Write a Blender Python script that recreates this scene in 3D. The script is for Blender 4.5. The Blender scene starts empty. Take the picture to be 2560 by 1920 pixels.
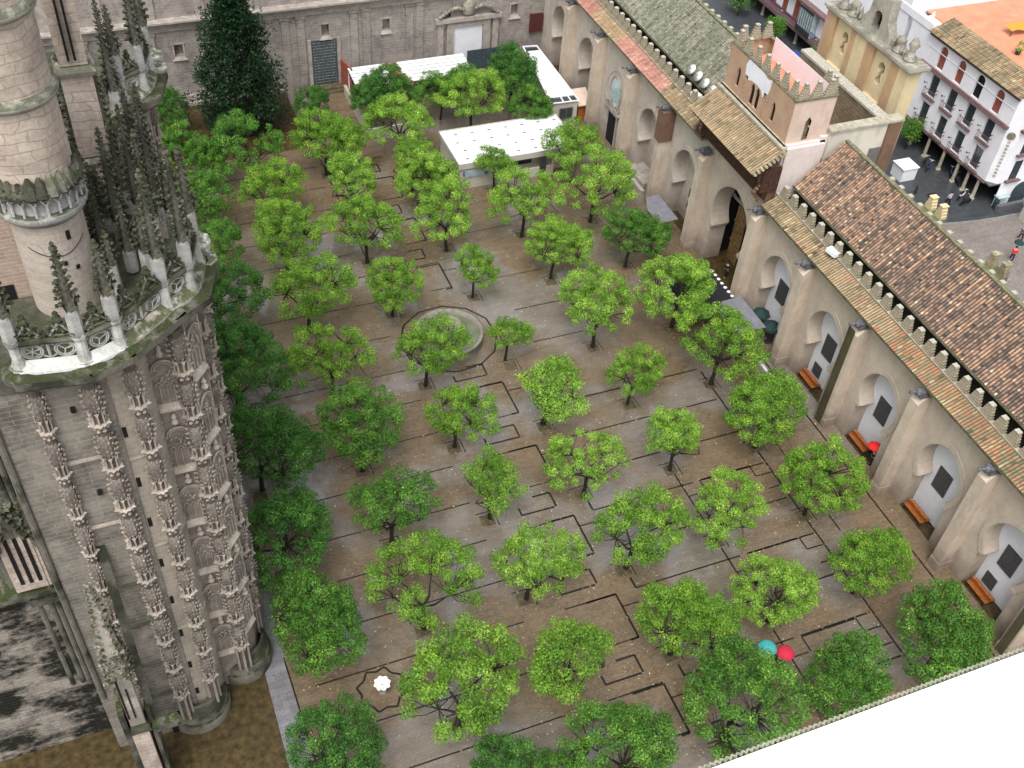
import bpy, math, random
from mathutils import Vector, Matrix
from mathutils.geometry import tessellate_polygon
R = math.radians
scene = bpy.context.scene
COL = scene.collection

# ------------------------------------------------------------------ camera
cam_d = bpy.data.cameras.new('camera'); cam = bpy.data.objects.new('camera', cam_d); COL.objects.link(cam)
PITCH, ROLL, YAW, FPX = 0.783603486, 0.089795889, 0.438833921, 2702.0
CAMZ = 64.0
_f = Vector((math.sin(YAW)*math.cos(PITCH), math.cos(YAW)*math.cos(PITCH), -math.sin(PITCH)))
_r0 = Vector((math.cos(YAW), -math.sin(YAW), 0)); _u0 = _r0.cross(_f)
_r = _r0*math.cos(ROLL) + _u0*math.sin(ROLL); _u = _r.cross(_f)
cam.matrix_world = Matrix(((_r.x, _u.x, -_f.x, 0), (_r.y, _u.y, -_f.y, 0), (_r.z, _u.z, -_f.z, CAMZ), (0, 0, 0, 1)))
cam_d.sensor_width = 36.0; cam_d.lens = FPX/2560*36.0
cam_d.clip_start = 0.05; cam_d.clip_end = 3000
scene.camera = cam

# ------------------------------------------------------------------ sky, sun, exposure (overcast, just after rain)
world = bpy.data.worlds.new("World"); scene.world = world; world.use_nodes = True
wn = world.node_tree; wn.nodes.clear()
wo = wn.nodes.new('ShaderNodeOutputWorld'); bg = wn.nodes.new('ShaderNodeBackground')
sky = wn.nodes.new('ShaderNodeTexSky'); sky.sky_type = 'NISHITA'; sky.sun_disc = False
sky.sun_elevation = R(62); sky.sun_rotation = R(215); sky.dust_density = 4.0; sky.air_density = 1.2; sky.ozone_density = 1.0
hs = wn.nodes.new('ShaderNodeHueSaturation'); hs.inputs['Saturation'].default_value = 0.22
wn.links.new(sky.outputs[0], hs.inputs['Color']); wn.links.new(hs.outputs[0], bg.inputs[0]); wn.links.new(bg.outputs[0], wo.inputs[0])
bg.inputs[1].default_value = 0.15
sun_d = bpy.data.lights.new('sun', 'SUN'); sun = bpy.data.objects.new('sun', sun_d); COL.objects.link(sun)
sun_d.energy = 1.3; sun_d.angle = R(28); sun_d.color = (1.0, 0.97, 0.93)
_sd = Vector((math.sin(R(215))*math.cos(R(62)), math.cos(R(215))*math.cos(R(62)), math.sin(R(62))))
sun.rotation_euler = _sd.to_track_quat('Z', 'Y').to_euler()
scene.view_settings.view_transform = 'Standard'; scene.view_settings.look = 'None'
scene.view_settings.gamma = 1.0; scene.view_settings.use_curve_mapping = False
scene.view_settings.exposure = 0.85

# ------------------------------------------------------------------ object helpers
def tag(o, label=None, cat=None, group=None, kind=None):
    if label: o['label'] = label
    if cat: o['category'] = cat
    if group: o['group'] = group
    if kind: o['kind'] = kind
    return o
def thing(name, label, cat, loc=(0, 0, 0), rz=0.0, group=None):
    o = bpy.data.objects.new(name, None); COL.objects.link(o)
    o.location = loc; o.rotation_euler = (0, 0, rz); o.empty_display_size = 0.3
    return tag(o, label, cat, group)
def copy_of(o, parent=None, loc=None, rz=None, label=None, sc=None):
    kids = [k for k in ALLCH.get(o.name, [])]
    c = o.copy(); COL.objects.link(c)
    c.parent = parent
    if loc is not None: c.location = loc
    if rz is not None: c.rotation_euler = (0, 0, rz)
    if sc is not None: c.scale = sc
    if label: c['label'] = label
    for k in kids:
        d = copy_of(k, c)
        ALLCH.setdefault(c.name, []).append(d)
    return c
ALLCH = {}

class MB:
    def __init__(s): s.v = []; s.f = []; s.t = []; s.mi = []; s.sm = []; s.cur = 0; s.smooth = False
    def add(s, vs, fs, t=0.5):
        b = len(s.v); s.v.extend([tuple(p) for p in vs])
        for f in fs:
            s.f.append(tuple(i+b for i in f)); s.t.append(t if not isinstance(t, (list,)) else t.pop(0)); s.mi.append(s.cur); s.sm.append(s.smooth)
        return s
    def box(s, x0, y0, z0, x1, y1, z1, t=0.5):
        if x0 > x1: x0, x1 = x1, x0
        if y0 > y1: y0, y1 = y1, y0
        if z0 > z1: z0, z1 = z1, z0
        return s.add([(x0,y0,z0),(x1,y0,z0),(x1,y1,z0),(x0,y1,z0),(x0,y0,z1),(x1,y0,z1),(x1,y1,z1),(x0,y1,z1)],
                     [(0,3,2,1),(4,5,6,7),(0,1,5,4),(1,2,6,5),(2,3,7,6),(3,0,4,7)], t)
    def obox(s, c, sx, sy, sz, rz=0, t=0.5, M=None):
        m = Matrix.Rotation(rz, 3, 'Z') if M is None else M
        c = Vector(c); P = []
        for dz in (-.5, .5):
            for dx, dy in ((-.5,-.5),(.5,-.5),(.5,.5),(-.5,.5)):
                P.append(c + m @ Vector((dx*sx, dy*sy, dz*sz)))
        return s.add(P, [(0,3,2,1),(4,5,6,7),(0,1,5,4),(1,2,6,5),(2,3,7,6),(3,0,4,7)], t)
    def quad(s, a, b, c, d, t=0.5): return s.add([a, b, c, d], [(0,1,2,3)], t)
    def tri(s, a, b, c, t=0.5): return s.add([a, b, c], [(0,1,2)], t)
    def lathe(s, cx, cy, prof, n=16, t=0.5, a0=0.0, a1=None, sx=1, sy=1, cap=True):
        full = a1 is None; a1 = a0 + 2*math.pi if full else a1
        m = n if full else n+1
        P = []
        for r, z in prof:
            for i in range(m):
                a = a0 + (a1-a0)*i/n
                P.append((cx+sx*r*math.cos(a), cy+sy*r*math.sin(a), z))
        F = []
        for k in range(len(prof)-1):
            for i in range(n):
                j = (i+1) % m
                F.append((k*m+i, k*m+j, (k+1)*m+j, (k+1)*m+i))
        if full and cap:
            F.append(tuple(range(m-1, -1, -1))); F.append(tuple((len(prof)-1)*m+i for i in range(m)))
        return s.add(P, F, t)
    def tube(s, p0, p1, r0, r1=None, n=6, t=0.5, cap=True):
        r1 = r0 if r1 is None else r1
        p0, p1 = Vector(p0), Vector(p1); d = p1-p0
        if d.length < 1e-6: return s
        d.normalize(); a = d.orthogonal().normalized(); b = d.cross(a)
        P = []
        for p, r in ((p0, r0), (p1, r1)):
            for i in range(n):
                q = 2*math.pi*i/n; P.append(p + (a*math.cos(q)+b*math.sin(q))*r)
        F = [(i, (i+1) % n, n+(i+1) % n, n+i) for i in range(n)]
        if cap: F += [tuple(range(n-1, -1, -1)), tuple(range(n, 2*n))]
        return s.add(P, F, t)
    def prism(s, poly, z0, z1, t=0.5):
        n = len(poly)
        P = [(x, y, z0) for x, y in poly] + [(x, y, z1) for x, y in poly]
        F = [(i, (i+1) % n, n+(i+1) % n, n+i) for i in range(n)]
        F += [tuple(range(n-1, -1, -1)), tuple(range(n, 2*n))]
        return s.add(P, F, t)
    def flatpoly(s, outer, holes, fn, t=0.5, flip=False):
        loops = [[Vector((u, w, 0)) for u, w in outer]] + [[Vector((u, w, 0)) for u, w in h] for h in holes]
        tris = tessellate_polygon(loops)
        P = [fn(v.x, v.y) for L in loops for v in L]
        return s.add(P, [tuple(reversed(q)) if flip else tuple(q) for q in tris], t)
    def build(s, name, mats, parent=None, loc=None):
        me = bpy.data.meshes.new(name); me.from_pydata([tuple(p) for p in s.v], [], s.f)
        if not isinstance(mats, (list, tuple)): mats = [mats]
        for m in mats: me.materials.append(m)
        at = me.attributes.new('tint', 'FLOAT', 'FACE'); at.data.foreach_set('value', s.t)
        me.polygons.foreach_set('material_index', s.mi); me.polygons.foreach_set('use_smooth', s.sm)
        me.update()
        o = bpy.data.objects.new(name, me); COL.objects.link(o)
        if parent is not None:
            o.parent = parent; ALLCH.setdefault(parent.name, []).append(o)
        if loc is not None: o.location = loc
        return o

# ------------------------------------------------------------------ material helpers
class NT:
    def __init__(s, name):
        s.m = bpy.data.materials.new(name); s.m.use_nodes = True; s.nt = s.m.node_tree; s.nt.nodes.clear()
        s.out = s.n('ShaderNodeOutputMaterial'); s.p = s.n('ShaderNodeBsdfPrincipled'); s.l(s.p.outputs[0], s.out.inputs[0])
        s.tc = s.n('ShaderNodeTexCoord')
    def n(s, t, **k):
        x = s.nt.nodes.new(t)
        for a, b in k.items(): setattr(x, a, b)
        return x
    def l(s, a, b): s.nt.links.new(a, b)
    def noise(s, scale, detail=4, rough=0.6, vec=None, dist=0.0, sc=None):
        x = s.n('ShaderNodeTexNoise'); x.inputs['Scale'].default_value = scale; x.inputs['Detail'].default_value = detail
        x.inputs['Roughness'].default_value = rough; x.inputs['Distortion'].default_value = dist
        src = vec or s.tc.outputs['Object']
        if sc:
            m = s.n('ShaderNodeMapping'); m.inputs['Scale'].default_value = sc; s.l(src, m.inputs['Vector']); src = m.outputs[0]
        s.l(src, x.inputs['Vector']); return x.outputs['Fac']
    def ramp(s, fac, stops, interp='LINEAR'):
        r = s.n('ShaderNodeValToRGB'); cr = r.color_ramp; cr.interpolation = interp
        while len(cr.elements) > 1: cr.elements.remove(cr.elements[-1])
        cr.elements[0].position = stops[0][0]; cr.elements[0].color = (*c3(stops[0][1]), 1)
        for p, c in stops[1:]:
            e = cr.elements.new(p); e.color = (*c3(c), 1)
        s.l(fac, r.inputs[0]); return r.outputs[0]
    def mix(s, fac, a, b, mode='MIX'):
        x = s.n('ShaderNodeMix', data_type='RGBA', blend_type=mode)
        for ii, inp, v in ((0, x.inputs[0], fac), (6, x.inputs[6], a), (7, x.inputs[7], b)):
            if isinstance(v, (int, float)) and ii == 0: inp.default_value = v
            elif isinstance(v, (tuple, list, float, int)): inp.default_value = (*c3(v), 1)
            else: s.l(v, inp)
        return x.outputs[2]
    def math(s, op, a, b=None, c=None):
        x = s.n('ShaderNodeMath', operation=op)
        for i, v in enumerate((a, b, c)):
            if v is None: continue
            if isinstance(v, (int, float)): x.inputs[i].default_value = v
            else: s.l(v, x.inputs[i])
        return x.outputs[0]
    def attr(s, name='tint'):
        a = s.n('ShaderNodeAttribute'); a.attribute_name = name; return a.outputs['Fac']
    def bump(s, h, st=0.4, dist=0.05):
        b = s.n('ShaderNodeBump'); b.inputs['Strength'].default_value = st; b.inputs['Distance'].default_value = dist
        s.l(h, b.inputs['Height']); s.l(b.outputs[0], s.p.inputs['Normal'])
    def wallvec(s):
        g = s.n('ShaderNodeSeparateXYZ'); s.l(s.tc.outputs['Object'], g.inputs[0])
        a = s.math('ADD', g.outputs[0], g.outputs[1]); c = s.n('ShaderNodeCombineXYZ')
        s.l(a, c.inputs[0]); s.l(g.outputs[2], c.inputs[1]); return c.outputs[0]
    def up(s, lo=0.35, hi=0.8):
        g = s.n('ShaderNodeNewGeometry'); q = s.n('ShaderNodeSeparateXYZ'); s.l(g.outputs['True Normal'], q.inputs[0])
        m = s.n('ShaderNodeMapRange'); m.inputs[1].default_value = lo; m.inputs[2].default_value = hi; s.l(q.outputs[2], m.inputs[0]); return m.outputs[0]
    def fin(s, col, rough=0.85, spec=0.3, metal=0.0):
        if isinstance(col, (tuple, list)): s.p.inputs['Base Color'].default_value = (*c3(col), 1)
        else: s.l(col, s.p.inputs['Base Color'])
        if isinstance(rough, (int, float)): s.p.inputs['Roughness'].default_value = rough
        else: s.l(rough, s.p.inputs['Roughness'])
        s.p.inputs['Specular IOR Level'].default_value = spec; s.p.inputs['Metallic'].default_value = metal
        return s.m
def c3(v): return (v, v, v) if isinstance(v, (int, float)) else tuple(v[:3])

def simple(name, col, rough=0.7, var=0.25, scale=3.0, metal=0.0, spec=0.3, tint=0.0):
    m = NT(name); f = m.noise(scale, 5)
    c = tuple(col); lo = tuple(x*(1-var) for x in c); hi = tuple(min(1, x*(1+var)) for x in c)
    k = m.ramp(f, [(0.3, lo), (0.7, hi)])
    if tint: k = m.mix(tint, k, m.ramp(m.attr(), [(0, 0.15), (1, 1.0)]), 'MULTIPLY')
    m.bump(f, 0.15, 0.02); return m.fin(k, rough, spec, metal)

def masonry(name, c1, c2, dark, bw=0.9, bh=0.38, mortar=0.02, stain=0.6, moss=0.0, mosscol=(0.06, 0.085, 0.02), mortar_col=None, mortar_mix=0.6, streak=0.8, bumpd=0.03, pink=0.0, slo=0.48, shi=0.72, wob=0.0, sdist=0.5, ssc=0.45):
    m = NT(name); wv = m.wallvec()
    if wob:
        nz = m.n('ShaderNodeTexNoise'); nz.inputs['Scale'].default_value = 0.8; m.l(m.tc.outputs['Object'], nz.inputs['Vector'])
        vm = m.n('ShaderNodeVectorMath', operation='MULTIPLY_ADD'); m.l(nz.outputs['Color'], vm.inputs[0]); vm.inputs[1].default_value = (wob, wob*.35, 0); m.l(wv, vm.inputs[2]); wvb = vm.outputs[0]
    else: wvb = wv
    b = m.n('ShaderNodeTexBrick'); m.l(wvb, b.inputs['Vector'])
    b.inputs['Scale'].default_value = 1.0; b.inputs['Brick Width'].default_value = bw; b.inputs['Row Height'].default_value = bh
    b.inputs['Mortar Size'].default_value = mortar; b.inputs['Mortar Smooth'].default_value = 0.3; b.inputs['Bias'].default_value = 0.0
    b.inputs['Color1'].default_value = (0.25, 0.25, 0.25, 1); b.inputs['Color2'].default_value = (0.85, 0.85, 0.85, 1); b.inputs['Mortar'].default_value = (0.5, 0.5, 0.5, 1)
    per = m.mix(0.35, m.noise(0.9, 6, 0.65), b.outputs['Color'])
    col = m.ramp(per, [(0.25, c1), (0.75, c2)])
    if pink: col = m.mix(m.math('MULTIPLY', m.ramp(m.noise(0.35, 3), [(0.5, 0), (0.65, 1)]), pink), col, (0.42, 0.24, 0.17))
    st = m.noise(ssc, 8, 0.72, vec=wv, sc=(1.0, streak, 1.0), dist=sdist)
    stf = m.ramp(st, [(slo, 0.0), (shi, 1.0)])
    col = m.mix(m.math('MULTIPLY', stf, stain), col, dark)
    mc = mortar_col or dark
    col = m.mix(m.math('MULTIPLY', b.outputs['Fac'], mortar_mix), col, mc)
    fine = m.noise(6, 4)
    col = m.mix(0.35, col, m.ramp(fine, [(0.3, 0.55), (0.7, 1.25)]), 'MULTIPLY')
    if moss:
        mf = m.math('MULTIPLY', m.up(0.2, 0.75), m.ramp(m.noise(1.6, 4), [(0.32, 0.0), (0.5, 1.0)]))
        col = m.mix(m.math('MULTIPLY', mf, moss), col, m.mix(m.noise(9, 3), mosscol, tuple(x*2.2 for x in mosscol)))
    h = m.math('SUBTRACT', m.math('MULTIPLY', fine, 0.5), m.math('MULTIPLY', b.outputs['Fac'], 1.0))
    m.bump(h, 0.5, bumpd); return m.fin(col, 0.9, 0.2)

def gothic(name, base=(0.25, 0.225, 0.195), dark=(0.05, 0.046, 0.038), mossk=0.9, darkk=0.55):
    """weathered carved limestone: pale faces, black crust, moss on ledges"""
    m = NT(name)
    n1 = m.noise(1.3, 6, 0.7); n2 = m.noise(0.5, 4, 0.6)
    col = m.mix(m.ramp(n1, [(0.35, 0), (0.7, 1)]), base, tuple(x*1.45 for x in base))
    col = m.mix(m.math('MULTIPLY', m.ramp(n2, [(0.45, 0), (0.62, 1)]), darkk), col, dark)
    mf = m.math('MULTIPLY', m.up(0.05, 0.6), m.ramp(m.noise(2.3, 4), [(0.36, 0.0), (0.52, 1.0)]))
    col = m.mix(m.math('MULTIPLY', mf, mossk), col, m.mix(m.noise(7, 2), (0.018, 0.026, 0.008), (0.062, 0.074, 0.028)))
    fine = m.noise(9, 3); col = m.mix(0.4, col, m.ramp(fine, [(0.3, 0.5), (0.7, 1.25)]), 'MULTIPLY')
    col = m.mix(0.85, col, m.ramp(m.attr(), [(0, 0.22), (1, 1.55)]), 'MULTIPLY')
    m.bump(fine, 0.5, 0.04); return m.fin(col, 0.9, 0.2)

def plaster(name, c1, c2, stain=(0.22, 0.19, 0.16), k=0.45, low=0.0, seed=0.0):
    m = NT(name); wv = m.wallvec()
    n = m.noise(0.5, 7, 0.68); s2 = m.noise(0.8, 6, 0.7, vec=wv, sc=(1, 0.28, 1), dist=0.4)
    col = m.ramp(n, [(0.3, c1), (0.7, c2)])
    col = m.mix(m.math('MULTIPLY', m.ramp(s2, [(0.5, 0), (0.75, 1)]), k), col, stain)
    if low:   # rising damp near the ground, a stain with its own ragged edge
        g = m.n('ShaderNodeSeparateXYZ'); m.l(m.tc.outputs['Object'], g.inputs[0])
        zz = m.math('ADD', g.outputs[2], m.math('MULTIPLY', m.noise(0.9, 5), -3.5))
        mr = m.n('ShaderNodeMapRange'); mr.inputs[1].default_value = 0.8; mr.inputs[2].default_value = -1.6; m.l(zz, mr.inputs[0])
        col = m.mix(m.math('MULTIPLY', mr.outputs[0], low), col, (0.15, 0.115, 0.095))
    f = m.noise(14, 4); col = m.mix(0.25, col, m.ramp(f, [(0.3, 0.6), (0.7, 1.25)]), 'MULTIPLY')
    m.bump(f, 0.25, 0.02); return m.fin(col, 0.88, 0.25)

def tiles(name, stops, green=0.0):
    m = NT(name); t = m.attr()
    col = m.ramp(t, stops)
    n = m.noise(0.7, 5, 0.65); col = m.mix(0.35, col, m.ramp(n, [(0.3, 0.5), (0.72, 1.35)]), 'MULTIPLY')
    if green: col = m.mix(m.math('MULTIPLY', m.ramp(m.noise(0.45, 6, 0.7), [(0.38, 0), (0.6, 1)]), green), col, (0.11, 0.135, 0.085))
    f = m.noise(18, 3); col = m.mix(0.3, col, m.ramp(f, [(0.3, 0.6), (0.7, 1.3)]), 'MULTIPLY')
    m.bump(f, 0.3, 0.01); return m.fin(col, 0.8, 0.3)

# leaves
def leafmat(name, stops, trans=0.35):
    m = NT(name); t = m.attr()
    g = m.n('ShaderNodeNewGeometry')
    tt = m.math('ADD', m.math('MULTIPLY', t, 0.72), m.math('MULTIPLY', g.outputs['Random Per Island'], 0.28))
    col = m.ramp(tt, stops); m.fin(col, 0.5, 0.18)
    tr = m.n('ShaderNodeBsdfTranslucent'); m.l(col, tr.inputs[0]); mx = m.n('ShaderNodeMixShader'); mx.inputs[0].default_value = trans
    m.l(m.p.outputs[0], mx.inputs[1]); m.l(tr.outputs[0], mx.inputs[2]); m.l(mx.outputs[0], m.out.inputs[0]); return m.m
LEAF = [
    leafmat('leaf_light', [(0.0, (0.050, 0.115, 0.016)), (0.35, (0.175, 0.34, 0.042)), (0.7, (0.35, 0.56, 0.085)), (1.0, (0.64, 0.76, 0.16))], 0.4),
    leafmat('leaf_mid', [(0.0, (0.036, 0.095, 0.016)), (0.35, (0.135, 0.285, 0.032)), (0.75, (0.29, 0.48, 0.060)), (1.0, (0.56, 0.70, 0.13))], 0.4),
    leafmat('leaf_green', [(0.0, (0.022, 0.070, 0.016)), (0.4, (0.078, 0.198, 0.030)), (0.8, (0.18, 0.37, 0.052)), (1.0, (0.42, 0.60, 0.11))]),
    leafmat('leaf_dark', [(0.0, (0.018, 0.060, 0.015)), (0.45, (0.062, 0.175, 0.032)), (0.85, (0.135, 0.31, 0.052)), (1.0, (0.34, 0.52, 0.095))]),
    leafmat('leaf_magnolia', [(0.0, (0.004, 0.014, 0.006)), (0.55, (0.011, 0.034, 0.012)), (0.9, (0.026, 0.068, 0.022)), (1.0, (0.09, 0.13, 0.07))], 0.1)]
BARK = simple('wet_bark', (0.022, 0.018, 0.014), 0.55, 0.4, 6)

def paving(name, brick1, brick2, grey, wetk=1.0, bw=0.26, bh=0.09):
    m = NT(name); v = m.tc.outputs['Object']
    mp = m.n('ShaderNodeMapping'); mp.inputs['Rotation'].default_value = (0, 0, R(0)); m.l(v, mp.inputs['Vector'])
    b = m.n('ShaderNodeTexBrick'); m.l(mp.outputs[0], b.inputs['Vector']); b.inputs['Scale'].default_value = 1
    b.inputs['Brick Width'].default_value = bw; b.inputs['Row Height'].default_value = bh; b.inputs['Mortar Size'].default_value = 0.012
    b.inputs['Color1'].default_value = (0.1, 0.1, 0.1, 1); b.inputs['Color2'].default_value = (0.9, 0.9, 0.9, 1); b.inputs['Mortar'].default_value = (0.4, 0.4, 0.4, 1)
    per = m.mix(0.45, m.noise(0.6, 7, 0.7), b.outputs['Color'])
    col = m.ramp(per, [(0.25, brick1), (0.78, brick2)])
    g1 = m.noise(0.11, 5, 0.55, dist=0.5); gf = m.ramp(g1, [(0.47, 0), (0.58, 1)])
    col = m.mix(m.math('MULTIPLY', gf, 0.75), col, grey)  # greyer stone, with part of the wet sky sheen put into its colour
    moss = m.ramp(m.noise(0.16, 6, 0.65, vec=v, sc=(1, 1, 3)), [(0.52, 0), (0.70, 1)])
    col = m.mix(m.math('MULTIPLY', moss, 0.4), col, (0.07, 0.065, 0.028))
    col = m.mix(m.math('MULTIPLY', b.outputs['Fac'], 0.5), col, (0.04, 0.032, 0.026))
    wl = m.noise(1.1, 6, 0.7, sc=(0.35, 1.6, 1)); col = m.mix(0.45, col, m.ramp(wl, [(0.3, 0.6), (0.7, 1.35)]), 'MULTIPLY')
    f = m.noise(7, 5, 0.7); col = m.mix(0.5, col, m.ramp(f, [(0.3, 0.55), (0.7, 1.35)]), 'MULTIPLY')
    wet = m.math('MULTIPLY', m.ramp(m.math('ADD', m.math('MULTIPLY', g1, 0.6), m.math('MULTIPLY', m.noise(0.3, 5, 0.6, dist=0.8), 0.4)), [(0.44, 0), (0.56, 1)]), wetk)
    rough = m.math('SUBTRACT', 0.52, m.math('MULTIPLY', wet, 0.42))
    h = m.math('SUBTRACT', m.math('MULTIPLY', f, 0.4), b.outputs['Fac'])
    h = m.math('MULTIPLY', h, m.math('SUBTRACT', 1.0, m.math('MULTIPLY', wet, 0.85)))
    m.bump(h, 0.35, 0.01); m.fin(col, rough, 0.6)
    m.p.inputs['Coat Weight'].default_value = 0.0
    m.l(m.math('MULTIPLY', wet, 0.8), m.p.inputs['Coat Weight']); m.p.inputs['Coat Roughness'].default_value = 0.10; m.p.inputs['Coat IOR'].default_value = 1.75
    return m.m
M = {}
M['paving'] = paving('wet_brick_paving', (0.105, 0.072, 0.040), (0.230, 0.162, 0.098), (0.215, 0.192, 0.175))
M['path'] = paving('wet_stone_path', (0.13, 0.125, 0.135), (0.21, 0.205, 0.22), (0.2, 0.2, 0.22), 1.0, 0.9, 0.5)
M['soil'] = simple('mossy_brown_ground', (0.052, 0.036, 0.013), 0.5, 0.65, 2.2)
M['pit'] = simple('damp_earth', (0.085, 0.068, 0.038), 0.6, 0.5, 2.5)
M['channel'] = simple('wet_channel', (0.018, 0.013, 0.011), 0.35, 0.3, 5)
M['asphalt'] = simple('wet_asphalt', (0.045, 0.05, 0.055), 0.35, 0.3, 1.5, spec=0.5)
M['plaza'] = paving('cobbles', (0.15, 0.13, 0.115), (0.24, 0.21, 0.19), (0.2, 0.19, 0.18), 0.4, 0.2, 0.2)
M['kerbstone'] = simple('kerbstone', (0.18, 0.18, 0.18), 0.6)
M['wall'] = plaster('buff_plaster', (0.38, 0.315, 0.255), (0.50, 0.43, 0.355), low=0.75)
M['wallgrey'] = plaster('grey_buff_plaster', (0.36, 0.315, 0.27), (0.50, 0.445, 0.385), k=0.6, low=0.7)
M['pier'] = plaster('pier_plaster', (0.40, 0.325, 0.255), (0.55, 0.465, 0.37), k=0.55, low=0.8)
M['brownstain'] = plaster('brown_stained_plaster', (0.12, 0.07, 0.045), (0.2, 0.12, 0.08), (0.05, 0.03, 0.025), 0.5)
M['mosspipe'] = plaster('mossy_strip', (0.045, 0.04, 0.022), (0.085, 0.075, 0.04), (0.02, 0.018, 0.012), 0.6)
M['white'] = plaster('white_plaster', (0.60, 0.61, 0.65), (0.70, 0.71, 0.75), (0.42, 0.41, 0.42), 0.25)
M['housewhite'] = plaster('white_stucco', (0.66, 0.66, 0.70), (0.78, 0.78, 0.82), (0.5, 0.5, 0.55), 0.3)
M['pink'] = plaster('pink_plaster', (0.50, 0.375, 0.305), (0.64, 0.51, 0.43), (0.36, 0.25, 0.20), 0.5)
M['orange'] = plaster('ochre_brick', (0.35, 0.225, 0.145), (0.48, 0.335, 0.23), (0.30, 0.2, 0.15), 0.45)
M['yellow'] = plaster('yellow_stucco', (0.52, 0.42, 0.25), (0.68, 0.57, 0.36), (0.33, 0.26, 0.17), 0.55)
M['ochre'] = plaster('ochre_stucco', (0.38, 0.25, 0.14), (0.5, 0.34, 0.2), (0.28, 0.19, 0.12), 0.4)
M['palepink'] = plaster('pale_pink', (0.78, 0.66, 0.68), (0.86, 0.75, 0.77), (0.6, 0.5, 0.5), 0.15)
M['pinkwhite'] = plaster('weathered_pinkish_white', (0.56, 0.48, 0.45), (0.68, 0.60, 0.57), (0.36, 0.29, 0.25), 0.6)
M['coping'] = simple('stone_coping', (0.34, 0.31, 0.24), 0.8, 0.3, 2.5)
M['mosscoping'] = simple('mossy_coping', (0.15, 0.145, 0.085), 0.85, 0.5, 2.0)
M['merlon'] = gothic('merlon_stone', (0.31, 0.265, 0.185), (0.07, 0.062, 0.045), 0.6, 0.5)
M['gap_shade'] = simple('painted_gap_shade', (0.022, 0.018, 0.012), 0.9, 0.4, 3)  # shade of the gap behind the merlons, put into a near-black colour
M['merloncap'] = simple('merlon_cap', (0.36, 0.345, 0.29), 0.8, 0.4, 6)
M['tile_red'] = tiles('red_tiles', [(0.0, (0.045, 0.040, 0.036)), (0.35, (0.135, 0.10, 0.08)), (0.6, (0.30, 0.195, 0.135)), (0.8, (0.45, 0.265, 0.165)), (1.0, (0.55, 0.45, 0.31))])
M['tile_green'] = tiles('mossy_tiles', [(0.0, (0.05, 0.055, 0.04)), (0.5, (0.22, 0.215, 0.165)), (0.85, (0.36, 0.34, 0.27)), (1.0, (0.46, 0.28, 0.18))], 0.42)
M['tile_buff'] = tiles('buff_tiles', [(0.0, (0.10, 0.075, 0.045)), (0.4, (0.27, 0.20, 0.12)), (0.75, (0.40, 0.30, 0.18)), (0.9, (0.42, 0.17, 0.10)), (1.0, (0.52, 0.42, 0.26))], 0.25)
M['tile_mixed'] = tiles('mixed_tiles', [(0.0, (0.10, 0.09, 0.05)), (0.35, (0.25, 0.20, 0.12)), (0.6, (0.42, 0.17, 0.09)), (0.8, (0.36, 0.32, 0.18)), (1.0, (0.50, 0.40, 0.25))], 0.25)
M['tile_pink'] = tiles('pink_red_tiles', [(0.0, (0.2, 0.11, 0.09)), (0.5, (0.40, 0.19, 0.15)), (0.85, (0.50, 0.27, 0.21)), (1.0, (0.5, 0.40, 0.27))], 0.05)
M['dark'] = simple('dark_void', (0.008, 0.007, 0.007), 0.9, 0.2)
M['timber'] = simple('dark_timber', (0.075, 0.035, 0.024), 0.75, 0.5, 4, tint=0.5)
M['bronze'] = simple('old_door_wood', (0.17, 0.105, 0.045), 0.5, 0.5, 3)
M['bench'] = simple('varnished_wood', (0.33, 0.105, 0.028), 0.4, 0.35, 5, tint=0.3)
M['iron'] = simple('dark_iron', (0.03, 0.03, 0.033), 0.5, 0.3, 5)
M['lead'] = simple('grey_lead', (0.10, 0.10, 0.11), 0.6, 0.4, 4)
M['greyroof'] = simple('grey_sheet_roof', (0.16, 0.16, 0.185), 0.4, 0.2, 1.5, spec=0.5)
M['whiteroof'] = simple('white_sheet_roof', (0.70, 0.71, 0.70), 0.45, 0.10, 0.5)
M['cream'] = simple('cream_panel', (0.42, 0.40, 0.34), 0.6, 0.1, 1)
M['glass'] = simple('dark_glass', (0.03, 0.04, 0.045), 0.12, 0.3, 2, spec=0.8)
M['glassblue'] = simple('pale_glass', (0.30, 0.38, 0.40), 0.15, 0.25, 2, spec=0.8)
M['grille'] = simple('window_grille', (0.13, 0.125, 0.125), 0.6, 0.3, 8)
M['reddoor'] = simple('dark_red_door', (0.075, 0.022, 0.018), 0.5, 0.3, 3)
M['redledge'] = simple('maroon_ledge', (0.14, 0.085, 0.085), 0.6, 0.25, 3)
M['shutter'] = simple('red_brown_shutter', (0.24, 0.07, 0.045), 0.6, 0.3, 3)
M['greydoor'] = simple('slate_green_door', (0.045, 0.065, 0.075), 0.5, 0.3, 3)
M['collar'] = gothic('lichened_collar', (0.27, 0.26, 0.22), (0.10, 0.10, 0.08), 0.7, 0.4)
M['deck'] = gothic('dark_roof_deck', (0.09, 0.085, 0.07), (0.03, 0.03, 0.025), 0.6, 0.6)
M['rubblewhite'] = plaster('old_white_plaster', (0.50, 0.47, 0.40), (0.60, 0.57, 0.50), (0.25, 0.22, 0.16), 0.6)
M['terracotta'] = simple('terracotta_floor', (0.55, 0.22, 0.13), 0.7, 0.15, 1)
M['marble'] = simple('white_marble', (0.74, 0.74, 0.70), 0.35, 0.12, 3)
sm_ = NT('white_painted_stone'); M['sill'] = sm_.fin(sm_.mix(sm_.ramp(sm_.noise(3.2, 5, 0.6), [(0.56, 0), (0.70, 1)]), (0.80, 0.80, 0.82), (0.24, 0.24, 0.28)), 0.6)
M['rope'] = simple('grey_rope', (0.26, 0.26, 0.20), 0.8, 0.3, 60)
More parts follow.
